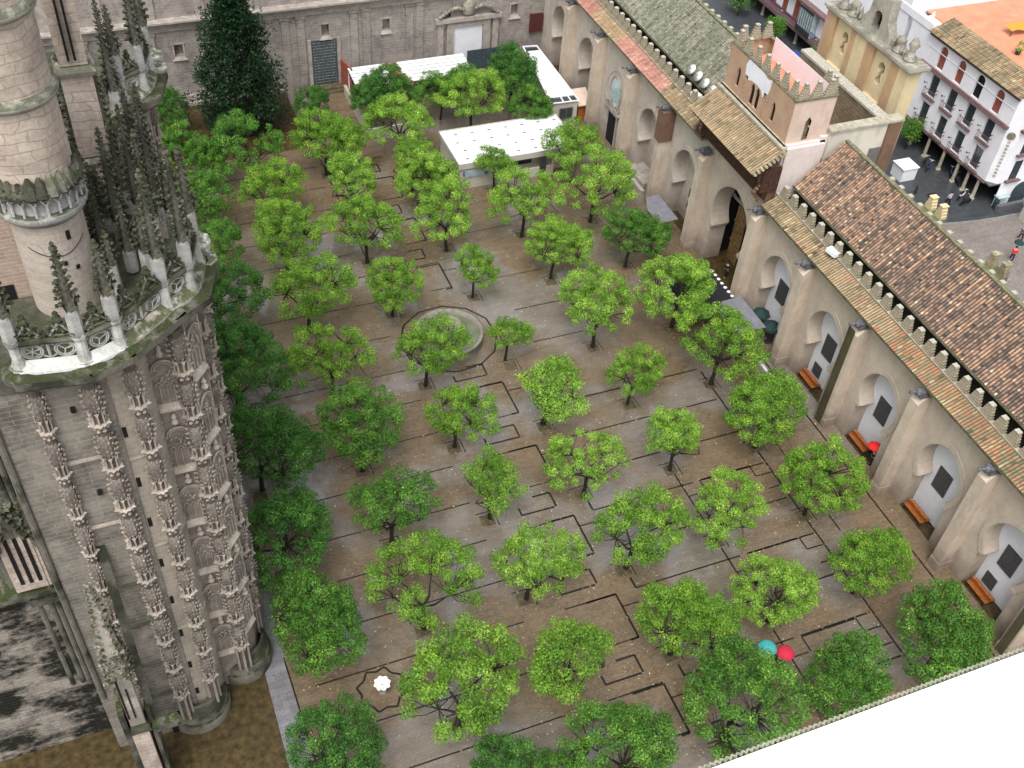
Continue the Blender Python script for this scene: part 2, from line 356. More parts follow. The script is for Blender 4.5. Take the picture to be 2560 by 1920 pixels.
M['water'] = simple('green_pool_water', (0.115, 0.13, 0.085), 0.08, 0.25, 0.8, spec=0.7)
M['basin'] = simple('basin_stone', (0.20, 0.185, 0.155), 0.6, 0.3, 2)
M['gothic'] = gothic('carved_limestone')
M['gothpale'] = gothic('pale_limestone', (0.30, 0.29, 0.28), (0.07, 0.067, 0.06), 0.9, 0.6)
M['gothmoss'] = gothic('crusted_limestone', (0.13, 0.122, 0.10), (0.016, 0.019, 0.013), 1.0, 0.85)
M['shaft'] = gothic('shaft_limestone', (0.27, 0.235, 0.20), (0.07, 0.06, 0.052), 0.1, 0.4)
M['ledge'] = masonry('white_ledge', (0.55, 0.55, 0.55), (0.68, 0.68, 0.67), (0.2, 0.21, 0.17), 1.6, 3.0, 0.01, 0.5, 0.35, (0.05, 0.06, 0.02))
M['ashlar'] = masonry('pale_ashlar', (0.38, 0.31, 0.255), (0.56, 0.48, 0.41), (0.16, 0.13, 0.11), 1.0, 0.46, 0.028, 0.6, 0.4, mortar_mix=0.38, wob=1.5, slo=0.42, shi=0.66)
M['courses'] = masonry('coursed_limestone', (0.165, 0.148, 0.125), (0.285, 0.258, 0.22), (0.07, 0.063, 0.053), 1.1, 0.30, 0.024, 0.8, 0.4, mortar_mix=0.45, mortar_col=(0.36, 0.33, 0.28), slo=0.44, shi=0.66, wob=0.4)
M['turret'] = masonry('smooth_limestone', (0.27, 0.235, 0.19), (0.38, 0.34, 0.28), (0.14, 0.12, 0.095), 1.3, 0.42, 0.012, 0.6, 0.3, mortar_mix=0.45, wob=0.6)
M['turretwarm'] = masonry('warm_smooth_stone', (0.36, 0.31, 0.26), (0.50, 0.44, 0.38), (0.20, 0.165, 0.135), 1.2, 0.5, 0.012, 0.5, 0.3, mortar_mix=0.4, wob=0.7, slo=0.48, shi=0.7)
M['brickpink'] = masonry('pinkish_bricks', (0.30, 0.22, 0.18), (0.42, 0.32, 0.26), (0.14, 0.11, 0.09), 0.7, 0.2, 0.03, 0.45, 0.2, mortar_mix=0.5, mortar_col=(0.45, 0.40, 0.34))
M['stained'] = masonry('black_stained_wall', (0.19, 0.165, 0.14), (0.37, 0.335, 0.29), (0.012, 0.013, 0.010), 0.9, 0.30, 0.02, 1.35, 0.8, mortar_mix=0.45, mortar_col=(0.08, 0.065, 0.05), streak=1.5, pink=0.0, slo=0.42, shi=0.58, wob=0.5, sdist=0.05, ssc=0.28)
M['farwall'] = masonry('far_wall_stone', (0.215, 0.19, 0.17), (0.34, 0.305, 0.27), (0.12, 0.105, 0.10), 1.3, 0.34, 0.022, 0.8, 0.3, mortar_mix=0.4, mortar_col=(0.44, 0.41, 0.37), slo=0.45, shi=0.65, wob=0.5)
M['fartrim'] = simple('far_wall_trim', (0.30, 0.265, 0.235), 0.85, 0.3, 1.5)
M['stonewall'] = masonry('rough_stone_wall', (0.16, 0.13, 0.09), (0.27, 0.22, 0.15), (0.07, 0.055, 0.035), 0.7, 0.35, 0.03, 0.8, 0.7)
M['carved'] = gothic('carved_grey_stone', (0.33, 0.31, 0.26), (0.15, 0.14, 0.12), 0.4, 0.4)
for nm, c in dict(cloth_red=(0.65, 0.02, 0.02), cloth_crimson=(0.45, 0.02, 0.05), cloth_teal=(0.05, 0.32, 0.33), cloth_black=(0.012, 0.012, 0.016), cloth_navy=(0.02, 0.025, 0.07),
                  cloth_grey=(0.16, 0.16, 0.18), cloth_blue=(0.35, 0.45, 0.75), cloth_purple=(0.09, 0.05, 0.14), cloth_darkgreen=(0.012, 0.035, 0.035), skin=(0.45, 0.27, 0.19), hair=(0.02, 0.013, 0.01),
                  paint_blue=(0.03, 0.06, 0.22), rubber=(0.015, 0.015, 0.015), chrome=(0.5, 0.5, 0.52), plastic_white=(0.75, 0.76, 0.8), blue_sign=(0.05, 0.08, 0.35), ochre_leaf=(0.45, 0.24, 0.03), tarp_blue=(0.04, 0.30, 0.65)).items():
    M[nm] = simple(nm, c, 0.5 if nm in ('chrome', 'paint_blue') else 0.75, 0.15, 6)

# ------------------------------------------------------------------ ground
def sheet(name, x0, y0, x1, y1, z, mat, kind='structure'):
    m = MB(); m.quad((x0, y0, z), (x1, y0, z), (x1, y1, z), (x0, y1, z)); return tag(m.build(name, mat), kind=kind)
sheet('ground', -900, -900, 900, 900, -0.02, M['soil'])
sheet('courtyard_paving', 3.6, -20, 51.2, 109.4, 0.0, M['paving'])
sheet('path', 2.15, -20, 3.6, 60, 0.0, M['path'])
sheet('street', 62.6, -60, 140, 180, -0.012, M['asphalt'])
# cobbled plaza with its curved kerb
m = MB(); arc = []
for i in range(13):
    x = 63 + i*2.4; y = 66.8 - 1.7*math.sin(min(1, max(0, (x-74)/12.0))*math.pi/2) if x > 74 else 66.8
    arc.append((x, y))
for i in range(12):
    a, b = arc[i], arc[i+1]
    m.add([(a[0], 20, 0.10), (b[0], 20, 0.10), (b[0], b[1], 0.10), (a[0], a[1], 0.10)], [(0, 1, 2, 3)])
tag(m.build('plaza_pavement', M['plaza']), kind='structure')
m = MB()
for i in range(12):
    a, b = Vector((*arc[i], 0)), Vector((*arc[i+1], 0)); d = (b-a).normalized(); n = Vector((-d.y, d.x, 0))*0.22
    P = [a, b, b+n, a+n]; m.add([(p.x, p.y, -0.012) for p in P]+[(p.x, p.y, 0.115) for p in P], [(4,5,6,7),(3,2,6,7),(0,1,5,4)])
tag(m.build('kerb', M['kerbstone']), kind='structure')

sheet('planting_bed', 3.6, 97.5, 20.0, 109.2, 0.004, M['soil'])
# irrigation channels cut in the paving: one network
rnd = random.Random(5)
m = MB()
def chan(x0, y0, x1, y1, w=0.13, dash=0.0):
    w *= 1.2
    L = math.hypot(x1-x0, y1-y0); d = ((x1-x0)/L, (y1-y0)/L); n = (-d[1]*w/2, d[0]*w/2); s = 0
    while s < L:
        e = min(L, s + rnd.uniform(0.9, 3.2)); g = rnd.uniform(0.06, 0.16) if rnd.random() < dash else 0
        ax, ay = x0+d[0]*s, y0+d[1]*s; bx, by = x0+d[0]*(e-g), y0+d[1]*(e-g)
        m.add([(ax-n[0], ay-n[1], 0.004), (bx-n[0], by-n[1], 0.004), (bx+n[0], by+n[1], 0.004), (ax+n[0], ay+n[1], 0.004)], [(0, 1, 2, 3)]); s = e
YL = [21.6, 25.3, 29.0, 32.65, 36.35, 40.0, 43.7, 47.35, 51.15, 54.9, 58.7, 62.4, 66.85, 71.55, 75.3, 78.8, 82.6, 86.25, 90.0, 93.7, 97.4]
ROWS = [23.4, 30.75, 38.05, 45.4, 52.9, 60.2, 69.6, 77.0, 84.5, 92.0, 99.4]
XT = [5.0, 12.85, 20.3, 28.0, 35.7, 43.4]
for i, y in enumerate(YL):
    if 60 < y < 70: chan(9, y, 19.4, y, 0.09, 0.2); chan(31, y, 36, y, 0.09, 0.3); continue
    chan(5, y, 19.6, y, 0.085, 0.15)
    if i % 2: chan(24.5, y, 26.6, y, 0.08, 0.3)
    else: chan(22.6, y, 26.6, y, 0.09, 0.3)
    if y < 55: chan(28.2, y, 36.8 if i % 2 == 0 else 35.8, y, 0.12 if i % 2 else 0.1, 0.12); chan(37.4, y, 43.2, y, 0.11, 0.15)
    elif y < 84 and i % 2: chan(28.2, y, 35.5, y, 0.07, 0.3)
for k in range(9):
    y = 28.9 + 7.43*k
    if 62 < y < 70: continue
    if y > 66: y += 1.6
    w = 0.13
    chan(26.6, y, 26.6, y-3.7, w, 0.2); chan(24.3, y, 26.6, y, w, 0.3); chan(26.0, y-3.7, 26.6, y-3.7, w)
    chan(22.9, y+1.2, 25.7, y+1.2, w, 0.35); chan(25.7, y+2.6, 25.7, y+1.2, w, 0.4); chan(24.3, y+2.6, 25.7, y+2.6, w, 0.2); chan(22.9, y+1.9, 22.9, y+1.2, w)
    chan(26.6, y-1.1, 27.9, y-1.1, 0.09)
    if y < 50: chan(28.2, y+0.95, 28.2, y, w); chan(35.8, y+1.1, 35.8, y-3.8, 0.11, 0.4); chan(35.8, y-1.2, 37.2, y-1.2, 0.09, 0.3); chan(37.4, y, 37.4, y-1.2, 0.1); chan(37.4, y, 41.9, y, 0.1, 0.1); chan(41.9, y, 41.9, y-1.1, 0.1); chan(41.9, y-1.1, 43.3, y-1.1, 0.1, 0.4); chan(42.2, y-2.5, 43.3, y-2.5, 0.1, 0.4)
chan(43.4, 54.5, 43.4, 20, 0.12, 0.08); chan(49.45, 55, 49.45, 20, 0.12); chan(45.3, 47, 45.3, 35.9, 0.09, 0.1); chan(20.35, 99, 20.35, 72, 0.09, 0.1); chan(3.55, 39, 3.75, 31, 0.09)
for x in XT:
    for y in ROWS:
        if x < 6 or (y > 90 and x > 24): continue
        h = 0.72; chan(x-h, y+h, x+h, y+h, 0.07); chan(x+h, y+h, x+h, y-h, 0.07)
        m.add([(x-h*.7, y-h*.9, 0.003), (x+h*.8, y-h*.9, 0.003), (x+h*.8, y+h*.8, 0.003), (x-h*.7, y+h*.8, 0.003)], [(0, 1, 2, 3)], 0.9) if False else None
cx, cy = 24.1, 65.1
pts = [(cx+4.25*math.cos(R(a)), cy+4.25*math.sin(R(a))) for a in range(20, 381, 30)]
for a, b in zip(pts, pts[1:]): chan(*a, *b, 0.13, 0.05)
sx, sy = 8.95, 34.7
star = [(sx+(1.62 if i % 2 else 1.32)*math.cos(R(22.5*i)), sy+(1.62 if i % 2 else 1.32)*math.sin(R(22.5*i))) for i in range(17)]
for a, b in zip(star, star[1:]): chan(*a, *b, 0.12)
tag(m.build('channels', M['channel']), kind='structure')
# earth pits at the trees
m = MB()
for x in XT:
    for y in ROWS:
        if y > 90 and x > 24: continue
        m.prism([(x-.55, y-.5), (x+.5, y-.55), (x+.55, y+.55), (x-.5, y+.5)], 0.0005, 0.005)
tag(m.build('tree_pits', M['pit']), kind='structure')
# fallen leaves
m = MB(); rnd = random.Random(11)
trees_xy = [(x, y) for x in XT for y in ROWS]
for i in range(9000):
    if rnd.random() < 0.8:
        tx, ty = rnd.choice(trees_xy); x = rnd.gauss(tx, 2.3); y = rnd.gauss(ty, 2.3)
    else: x = rnd.uniform(3.6, 50.5); y = rnd.uniform(20, 106)
    if not (3.6 < x < 50.8 and 20 < y < 108): continue
    a = rnd.uniform(0, 6.28); l = rnd.uniform(0.03, 0.08); w = l*0.5; z = rnd.uniform(0.008, 0.02)
    ca, sa = math.cos(a), math.sin(a)
    m.add([(x+ca*l, y+sa*l, z), (x-sa*w, y+ca*w, z+.01), (x-ca*l, y-sa*l, z), (x+sa*w, y-ca*w, z+.008)], [(0, 1, 2, 3)], rnd.random())
fl = NT('fallen_leaf'); FLM = fl.fin(fl.ramp(fl.attr(), [(0.0, (0.16, 0.10, 0.03)), (0.5, (0.32, 0.26, 0.08)), (0.85, (0.55, 0.50, 0.30)), (1, (0.7, 0.7, 0.6))]), 0.5)
tag(m.build('fallen_leaves', FLM), 'small pale and yellow fallen leaves scattered over the wet paving', 'fallen leaves', kind='stuff')

# ------------------------------------------------------------------ orange trees
def leaf_quad(m, c, d, up, l, w, t):
    s = d.cross(up)
    if s.length < 1e-3: s = Vector((1, 0, 0))
    s.normalize(); s *= w
    m.add([c-s*0.2, c+d*l*0.45+s, c+d*l, c+d*l*0.45-s], [(0, 1, 2, 3)], t)
def make_crown(seed, Rr=2.95, H=2.5, zc=4.3, nc=66, nl=255, hole=0.36, voids=2, lsize=0.132):
    rnd = random.Random(seed); m = MB(); wood = MB()
    # lobes: random directions where the crown bulges or is missing
    lobes = [(Vector((rnd.gauss(0, 1), rnd.gauss(0, 1), rnd.gauss(0, 0.6))).normalized(), rnd.uniform(-hole, 0.42)) for _ in range(11)]
    vd = [(Vector((rnd.gauss(0, 1), rnd.gauss(0, 1), rnd.uniform(-.1, .9))).normalized(), rnd.uniform(0.86, 0.95)) for _ in range(voids)]
    cl = []; tries = 0
    while len(cl) < nc and tries < 6000:
        tries += 1
        d = Vector((rnd.gauss(0, 1), rnd.gauss(0, 1), rnd.gauss(0, 0.95)))
        d.normalize()
        if d.z < -0.42: continue
        if any(d.dot(v_) > c_ for v_, c_ in vd): continue
        g = 1.0
        for ld, a in lobes: g += a*max(0, d.dot(ld))**3
        if rnd.random() > 0.25 + 0.8*g: continue
        rr = (0.72 + 0.28*rnd.random()**0.5) if rnd.random() < 0.78 else rnd.uniform(0.3, 0.72)
        rr *= min(1.3, max(0.55, g))
        p = Vector((d.x*Rr*rr, d.y*Rr*rr, zc + d.z*H*rr*(1.0 if d.z > 0 else 0.8)))
        if any((p-q).length < 0.70 for q, _, _ in cl): continue
        cl.append((p, rnd.uniform(0.36, 0.66), d))
    # wood
    tw = 2.3 + rnd.uniform(-.2, .2); lean = Vector((rnd.uniform(-.18, .18), rnd.uniform(-.18, .18), 0))
    top = Vector((lean.x, lean.y, tw)); mid = top*0.5 + Vector((rnd.uniform(-.05, .05), rnd.uniform(-.05, .05), 0))
    wood.tube((0, 0, -0.05), (0, 0, 0.18), 0.24, 0.17, 9); wood.tube((0, 0, 0.18), mid, 0.17, 0.145, 9); wood.tube(mid, top, 0.145, 0.15, 9)
    limbs = []
    nb = rnd.randint(4, 6); a0 = rnd.uniform(0, 6.28)
    for i in range(nb):
        a = a0 + 6.28*i/nb + rnd.uniform(-.35, .35); e = rnd.uniform(0.55, 1.1)
        dd = Vector((math.cos(a), math.sin(a), e)).normalized()
        p0 = top; r = 0.1; L = rnd.uniform(0.9, 1.2); chain = []
        for k in range(3):
            p1 = p0 + dd*L*(0.9-0.12*k); wood.tube(p0, p1, r, r*0.72, 6, cap=False); chain.append(p1)
            p0 = p1; r *= 0.72; dd = (dd + Vector((rnd.uniform(-.45, .45), rnd.uniform(-.45, .45), rnd.uniform(-.15, .4)))).normalized()
        limbs += chain
    for p, rad, d in cl:
        q = min(limbs, key=lambda c: (c-p).length); mid = (p+q)/2 + Vector((rnd.uniform(-.18, .18), rnd.uniform(-.18, .18), rnd.uniform(-.12, .1)))
        wood.tube(q, mid, 0.038, 0.027, 4, cap=False); wood.tube(mid, p, 0.027, 0.012, 4, cap=False)
    # leaves in each clump
    for p, rad, d in cl:
        base = rnd.random()
        for _ in range(int(nl*(rad/0.5)**2)):
            q = Vector((rnd.gauss(0, 1), rnd.gauss(0, 1), rnd.gauss(0, 1))).normalized()
            rr = rad*(0.62 + 0.38*rnd.random())*(1 if rnd.random() < .78 else rnd.uniform(.3, 1.3)); c = p + Vector((q.x*rr, q.y*rr, q.z*rr*0.8))
            nrm = (q + Vector((0, 0, 0.15)) + Vector((rnd.gauss(0, .30), rnd.gauss(0, .30), rnd.gauss(0, .30)))).normalized()
            dirn = nrm.cross(Vector((rnd.gauss(0, 1), rnd.gauss(0, 1), rnd.gauss(0, 1)))).normalized() + q*0.25
            tip = rnd.random() < 0.10 + 0.22*base
            t = min(1, max(0, 0.17 + 0.42*base + rnd.uniform(-.18, .22) + 0.0 + (0.25 if tip else 0)))
            l = lsize*rnd.uniform(0.65, 1.25); leaf_quad(m, c, dirn, nrm, l, l*0.33, t)
    return m, wood
VAR = []
specs = [dict(voids=2), dict(hole=0.5, nc=58, voids=3), dict(hole=0.6, nc=54, voids=3), dict(H=2.75, zc=4.45, voids=1), dict(hole=0.3, nc=84, voids=1), dict(hole=0.75, nc=50, Rr=3.15, voids=4), dict(H=2.25, nc=62, voids=2), dict(hole=0.5, nc=66, voids=2), dict(hole=0.3, nc=96, voids=1), dict(hole=0.85, nc=40, Rr=3.0, voids=4)]
for i, sp in enumerate(specs):
    mm, ww = make_crown(100+i*7, **sp)
    c = mm.build('crown', LEAF[0]); w = ww.build('trunk', BARK)
    COL.objects.unlink(c); COL.objects.unlink(w)
    VAR.append((c.data, w.data)); bpy.data.objects.remove(c); bpy.data.objects.remove(w)
# per colour class copies of the crown meshes
CR = {}
def crown_mesh(v, cls):
    if (v, cls) not in CR:
        d = VAR[v][0].copy(); d.materials.clear(); d.materials.append(LEAF[cls]); CR[(v, cls)] = d
    return CR[(v, cls)]
# (x, y of trunk, crown width in metres, crown shift x, y, colour class, mesh variant)
TREES = [
 (5.0,103.8,4.9,1.9,0,3,8),(5.0,95.0,5.4,1.2,0,2,4),(8.6,92.9,4.4,0,0.8,2,3),
 (12.85,92.2,7.0,0.4,1.0,2,0),(12.85,84.9,6.7,0.6,1.2,1,7),(20.3,92.2,7.1,0,0.7,1,8),(20.3,84.9,6.1,0.7,0.8,0,3),
 (20.8,101.2,4.5,0.3,0.2,3,6),(12.85,77.2,6.5,0.3,1.3,1,4),(20.3,77.2,6.8,0.1,1.2,1,1),(12.85,69.7,7.5,0.3,0.7,1,7),
 (20.3,69.6,5.4,0.3,0.1,1,4),(5.9,86.3,6.3,1.2,0.6,2,8),(5.9,78.6,5.6,1.0,0.9,2,6),(5.5,71.4,5.6,1.4,0.8,3,4),
 (4.9,65.9,5.6,1.2,0.6,3,8),(4.9,61.6,6.2,1.2,0.6,3,0),(12.9,61.6,6.5,-0.1,0.6,1,1),(20.3,60.2,6.4,0.6,0.9,1,7),
 (27.8,61.2,4.9,0.4,0.3,1,9),(28.0,69.7,4.9,0.2,0.8,1,2),(28.0,76.9,6.8,0,0.6,0,1),(28.6,93.4,7.3,0.3,0.8,0,6),
 (27.6,86.6,6.2,0.4,0.7,1,3),(28.6,83.2,6.0,0.3,0.8,0,4),(35.7,76.9,6.8,0.2,0.5,0,1),(35.8,69.9,6.1,0.8,1.6,0,8),
 (35.9,85.2,5.5,0.5,0.1,1,9),(43.6,84.3,7.0,0.4,0.4,1,2),(43.2,76.9,7.6,0.2,1.6,0,0),(43.2,69.3,6.2,1.2,1.8,2,8),
 (35.7,60.2,6.9,0.6,1.2,0,7),(35.6,53.0,5.2,0.5,0.8,1,7),(43.5,60.3,7.0,1.0,1.4,0,4),(43.5,52.9,7.7,0.7,0.9,1,1),
 (43.4,45.5,7.1,0.4,0.4,1,8),(35.7,45.4,5.9,0.3,0.8,0,3),(27.9,53.2,8.4,1.0,0.6,0,9),(20.3,53.0,5.9,0.7,1.0,1,7),
 (12.8,52.8,6.9,0.5,1.3,2,4),(5.0,53.4,6.7,1.3,1.2,3,8),(12.9,45.4,6.9,0.2,1.0,2,2),(5.0,45.5,6.7,0.9,1.1,3,4),
 (27.9,45.1,6.3,0.7,0.8,0,5),(20.4,45.5,6.4,0.9,0.8,1,9),(35.7,38.1,6.2,0.6,0.8,0,1),(43.6,38.1,6.3,0.3,0.8,1,4),
 (28.2,38.1,7.0,0.8,0.8,1,7),(20.3,38.0,6.3,1.0,0.9,0,6),(12.9,38.0,6.7,0.5,1.1,1,0),(5.0,38.2,6.2,0.8,0.9,2,8),
 (20.1,30.7,7.8,0.4,0.6,1,9),(28.0,30.7,6.6,0.6,0.7,1,8),(35.7,30.7,5.9,0.9,0.7,0,4),(42.9,30.9,5.9,0.7,0.2,1,8),
 (43.8,23.5,7.4,0.6,1.2,2,8),(35.7,23.7,6.4,1.5,0.6,2,8),(28.1,23.4,7.9,1.2,2.0,2,4),(12.7,30.4,8.2,0.1,1.2,1,7),
 (20.4,23.5,7.0,0.8,0.9,2,4),(4.9,29.2,5.5,0.5,0.5,3,4),(13.2,25.4,5.0,0.6,0.4,3,4),(16.0,23.6,4.3,0.3,0.2,2,6),
 (30.0,101.9,5.7,0.2,0.4,3,6),(27.4,100.3,5.2,0.1,0.4,3,8),(35.0,99.2,5.1,0.1,0.5,2,4),(37.2,95.5,7.0,0.2,0.6,0,1),
 (38.5,101.5,5.0,0.1,0.3,2,6),(43.2,99.0,7.2,0.2,1.6,3,8),(43.8,93.8,4.8,0.2,0.5,2,4)]
TONE = ['pale yellow-green', 'bright green', 'deep green', 'dark green']
ORD = ['first', 'second', 'third', 'fourth', 'fifth', 'sixth', 'seventh', 'eighth', 'ninth', 'tenth', 'eleventh', 'twelfth']
bands = [(0, 28.2, 'nearest'), (28.2, 34, 'second'), (34, 42, 'third'), (42, 49, 'fourth'), (49, 57, 'fifth'), (57, 66.2, 'sixth'), (66.2, 73, 'seventh'), (73, 81, 'eighth'), (81, 89, 'ninth'), (89, 97, 'tenth'), (97, 110, 'farthest')]
special = {(20.3,60.2): 'bright green orange tree overhanging the round fountain basin', (12.7,30.4): 'wide sprawling orange tree beside the small white fountain bowl',
 (35.9,85.2): 'thin sparse orange tree in front of the white pavilion roof', (43.2,99.0): 'large dark round-headed orange tree in front of the slate fence',
 (27.9,53.2): 'widest orange tree, with a hole through its crown showing twisted bare limbs', (27.8,61.2): 'thin open orange tree just right of the round fountain basin',
 (43.5,60.3): 'yellow-green orange tree over the black canopy frame before the gate', (43.2,69.3): 'deep green orange tree beside the grey lean-to canopy left of the gate',
 (43.8,23.5): 'big deep green orange tree against the arcade just above the white sill', (35.7,23.7): 'deep green orange tree cut by the white sill, right of the umbrellas',
 (28.1,23.4): 'deep green orange tree partly hiding the teal umbrella', (43.8,93.8): 'small deep green orange tree beside the long white lean-to roof'}
for v in range(len(VAR)): crown_mesh(v, 0)
rr = random.Random(77)
for x, y, w, dx, dy, cls, v in TREES:
    bi = next(i for i, b in enumerate(bands) if b[0] <= y < b[1])
    row = sorted([t for t in TREES if bands[bi][0] <= t[1] < bands[bi][1]], key=lambda t: t[0]); k = [t[:2] for t in row].index((x, y))
    rowname = {'nearest': 'the nearest row', 'farthest': 'the farthest row'}.get(bands[bi][2], 'the %s row from the front' % bands[bi][2])
    lab = special.get((x, y), '%s orange tree, %s from the left in %s' % (TONE[cls], ORD[k], rowname))
    t = thing('orange_tree', lab, 'tree', (x, y, 0), 0, 'orange trees planted in rows in the courtyard')
    rz = rr.uniform(0, 6.28); s = w/(6.75 if x > 9 else 6.1)
    c = bpy.data.objects.new('crown', crown_mesh(v, cls)); COL.objects.link(c); c.parent = t
    zs = s*rr.uniform(0.94, 1.08); zs = min(1.10, max(0.82, zs))
    rx, ry = (dx-x/64)*0.8, (dy-y/64)*0.8; c.location = (rx, ry, 0); c.scale = (s, s, zs); c.rotation_euler = (0, 0, rz)
    wd = bpy.data.objects.new('trunk', VAR[v][1]); COL.objects.link(wd); wd.parent = t
    wd.scale = (s, s, zs); wd.rotation_euler = (0, 0, rz)
    # shear the trunk gently towards the crown's centre
    wd.location = (rx*.3, ry*.3, 0)

# magnolia by the far wall
def magnolia():
    rnd = random.Random(4); m = MB(); w = MB()
    cl = []
    for i in range(600):
        z = rnd.uniform(0.7, 16.8); k = z/16.8
        Rm = 5.3*(1-k)**0.62*(0.62+0.38*min(1, z/3.5))+0.35
        if 0.80 < k < 0.92: Rm *= 0.7
        a = rnd.uniform(0, 6.28); r = Rm*rnd.uniform(0.4, 1.0)*(1+0.22*math.sin(3*a+1.3*z)+0.12*math.sin(7*a-2*z))
        cl.append((Vector((r*math.cos(a)-0.2, r*math.sin(a)*0.8, z)), rnd.uniform(0.45, 0.85)))
    w.tube((0, 0, 0), (0, 0, 8), 0.42, 0.25, 10); w.tube((0, 0, 8), (-0.3, 0, 16), 0.25, 0.05, 8)
    for p, rad in cl:
        if rnd.random() < 0.4: w.tube((0, 0, max(0.8, p.z-1.2)), p, 0.06, 0.02, 4, cap=False)
        b = rnd.random()
        for _ in range(52):
            q = Vector((rnd.gauss(0, 1), rnd.gauss(0, 1), rnd.gauss(0, 1))).normalized(); c = p + q*rad*rnd.random()**0.4
            dr = (q + Vector((0, 0, rnd.uniform(-.4, .6)))).normalized(); l = rnd.uniform(0.2, 0.38)
            leaf_quad(m, c, dr, (Vector((0, 0, 1))+q*0.6).normalized(), l, l*0.28, min(1, max(0, 0.55*b+rnd.uniform(0, 0.45))))
    t = thing('magnolia_tree', 'very tall dark glossy evergreen tree standing before the far stone wall', 'tree', (14.4, 102.6, 0))
    m.build('crown', LEAF[4], t); w.build('trunk', BARK, t)
magnolia()

# ------------------------------------------------------------------ roof tiles
def tile_roof(m, A, U, W, nu, nw, lenU, lenW, rnd, bias=0.0, red=0.0, n=4, rr=0.37, cap=True):
    """rows of barrel tiles; A = low corner, U = unit vector along the eave, W = unit vector up the slope"""
    A, U, W = Vector(A), Vector(U), Vector(W); N = U.cross(W).normalized()
    if N.z < 0: N = -N
    du = lenU/nu; dw = lenW/nw; r = du*rr
    for i in range(nu):
        c0 = rnd.uniform(-.12, .12)
        for j in range(nw):
            t = min(1, max(0, 0.5*rnd.betavariate(1.6, 1.6)+0.25+0.0+c0*1.3+bias+(rnd.uniform(-.4, .4) if rnd.random() < .2 else 0)))
            lift = 0.02
            a = A + U*(du*(i+.5)) + W*(dw*j-0.02) + N*(lift+0.03); b = A + U*(du*(i+.5)) + W*(dw*(j+1)+0.02) + N*(lift-0.01)
            P = []
            for p, q in ((a, 1.0), (b, 0.86)):
                for k in range(n+1):
                    g = math.pi*k/n; P.append(p + U*(-math.cos(g)*r*q) + N*(math.sin(g)*r*q*1.25))
            F = [(k, k+1, n+2+k, n+1+k) for k in range(n)] + [tuple(range(n, -1, -1))]
            m.add(P, F, t)
    m.quad(A-N*0.0, A+U*lenU, A+U*lenU+W*lenW, A+W*lenW, 0.02)
def slope(x0, z0, x1, z1):
    v = Vector((x1-x0, 0, z1-z0)); return v.normalized(), v.length

# ------------------------------------------------------------------ arcade wing (north side)
def horseshoe(c, a=2.08, zs=5.8, off=0.55, zi=4.0, jamb=1.9, n=12, z0=0.0, grow=0.0):
    """outline of a pointed horseshoe opening in (y, z), anticlockwise from lower left"""
    r = a+off+grow; P = []
    th0 = math.pi - math.asin(max(-1, (zi-zs)/r)) if False else None
    pts = []
    # right arc: centre at -off
    zt = zs + math.sqrt(max(0, r*r-off*off))
    aS = math.asin((zi-zs)/r); aE = math.pi/2 + math.asin(-off/r) if False else math.acos(off/r)
    for k in range(n+1):
        g = aS + (aE-aS)*k/n; pts.append((-off + r*math.cos(g), zs + r*math.sin(g)))
    right = pts; left = [(-u, w) for u, w in reversed(pts)][1:]
    L = [(c-jamb-grow, z0), (c+jamb+grow, z0), (c+jamb+grow, zi)]
    if grow > 0: L = []
    for u, w in right: L.append((c+u, w))
    for u, w in left: L.append((c+u, w))
    if grow == 0: L.append((c-jamb, zi))
    return L
XW, XB = 51.1, 52.45
CEN = [27.1, 34.7, 42.3, 49.9, 57.4]; CENL = [74.3, 82.0, 89.6, 97.1, 104.7]; GATE = 65.75
PIERS = [23.2, 30.8, 38.35, 45.95, 53.55, 61.15]; PIERSL = [70.5, 78.1, 85.7, 93.3, 100.9]
wing = thing('arcade_wing', 'long buff arcade range with red tiled roof right of the gate', 'building', (51.1, 42, 0))
wingl = thing('arcade_wing', 'long buff arcade range with mossy tiled roof beyond the gate', 'building', (51.1, 90, 0))
gateh = thing('gatehouse', 'tall gatehouse with large dark arch, bracketed roof and crenellated ochre tower', 'building', (51.1, 66, 0))
def P_(o):  # parent-space shift: parts are built in world coordinates
    return o
def part(mb, name, mat, parent):
    o = mb.build(name, mat, parent); lx, ly, lz = 0, 0, 0
    p = parent
    while p is not None: lx += p.location.x; ly += p.location.y; lz += p.location.z; p = p.parent
    o.location = (-lx, -ly, -lz); return o
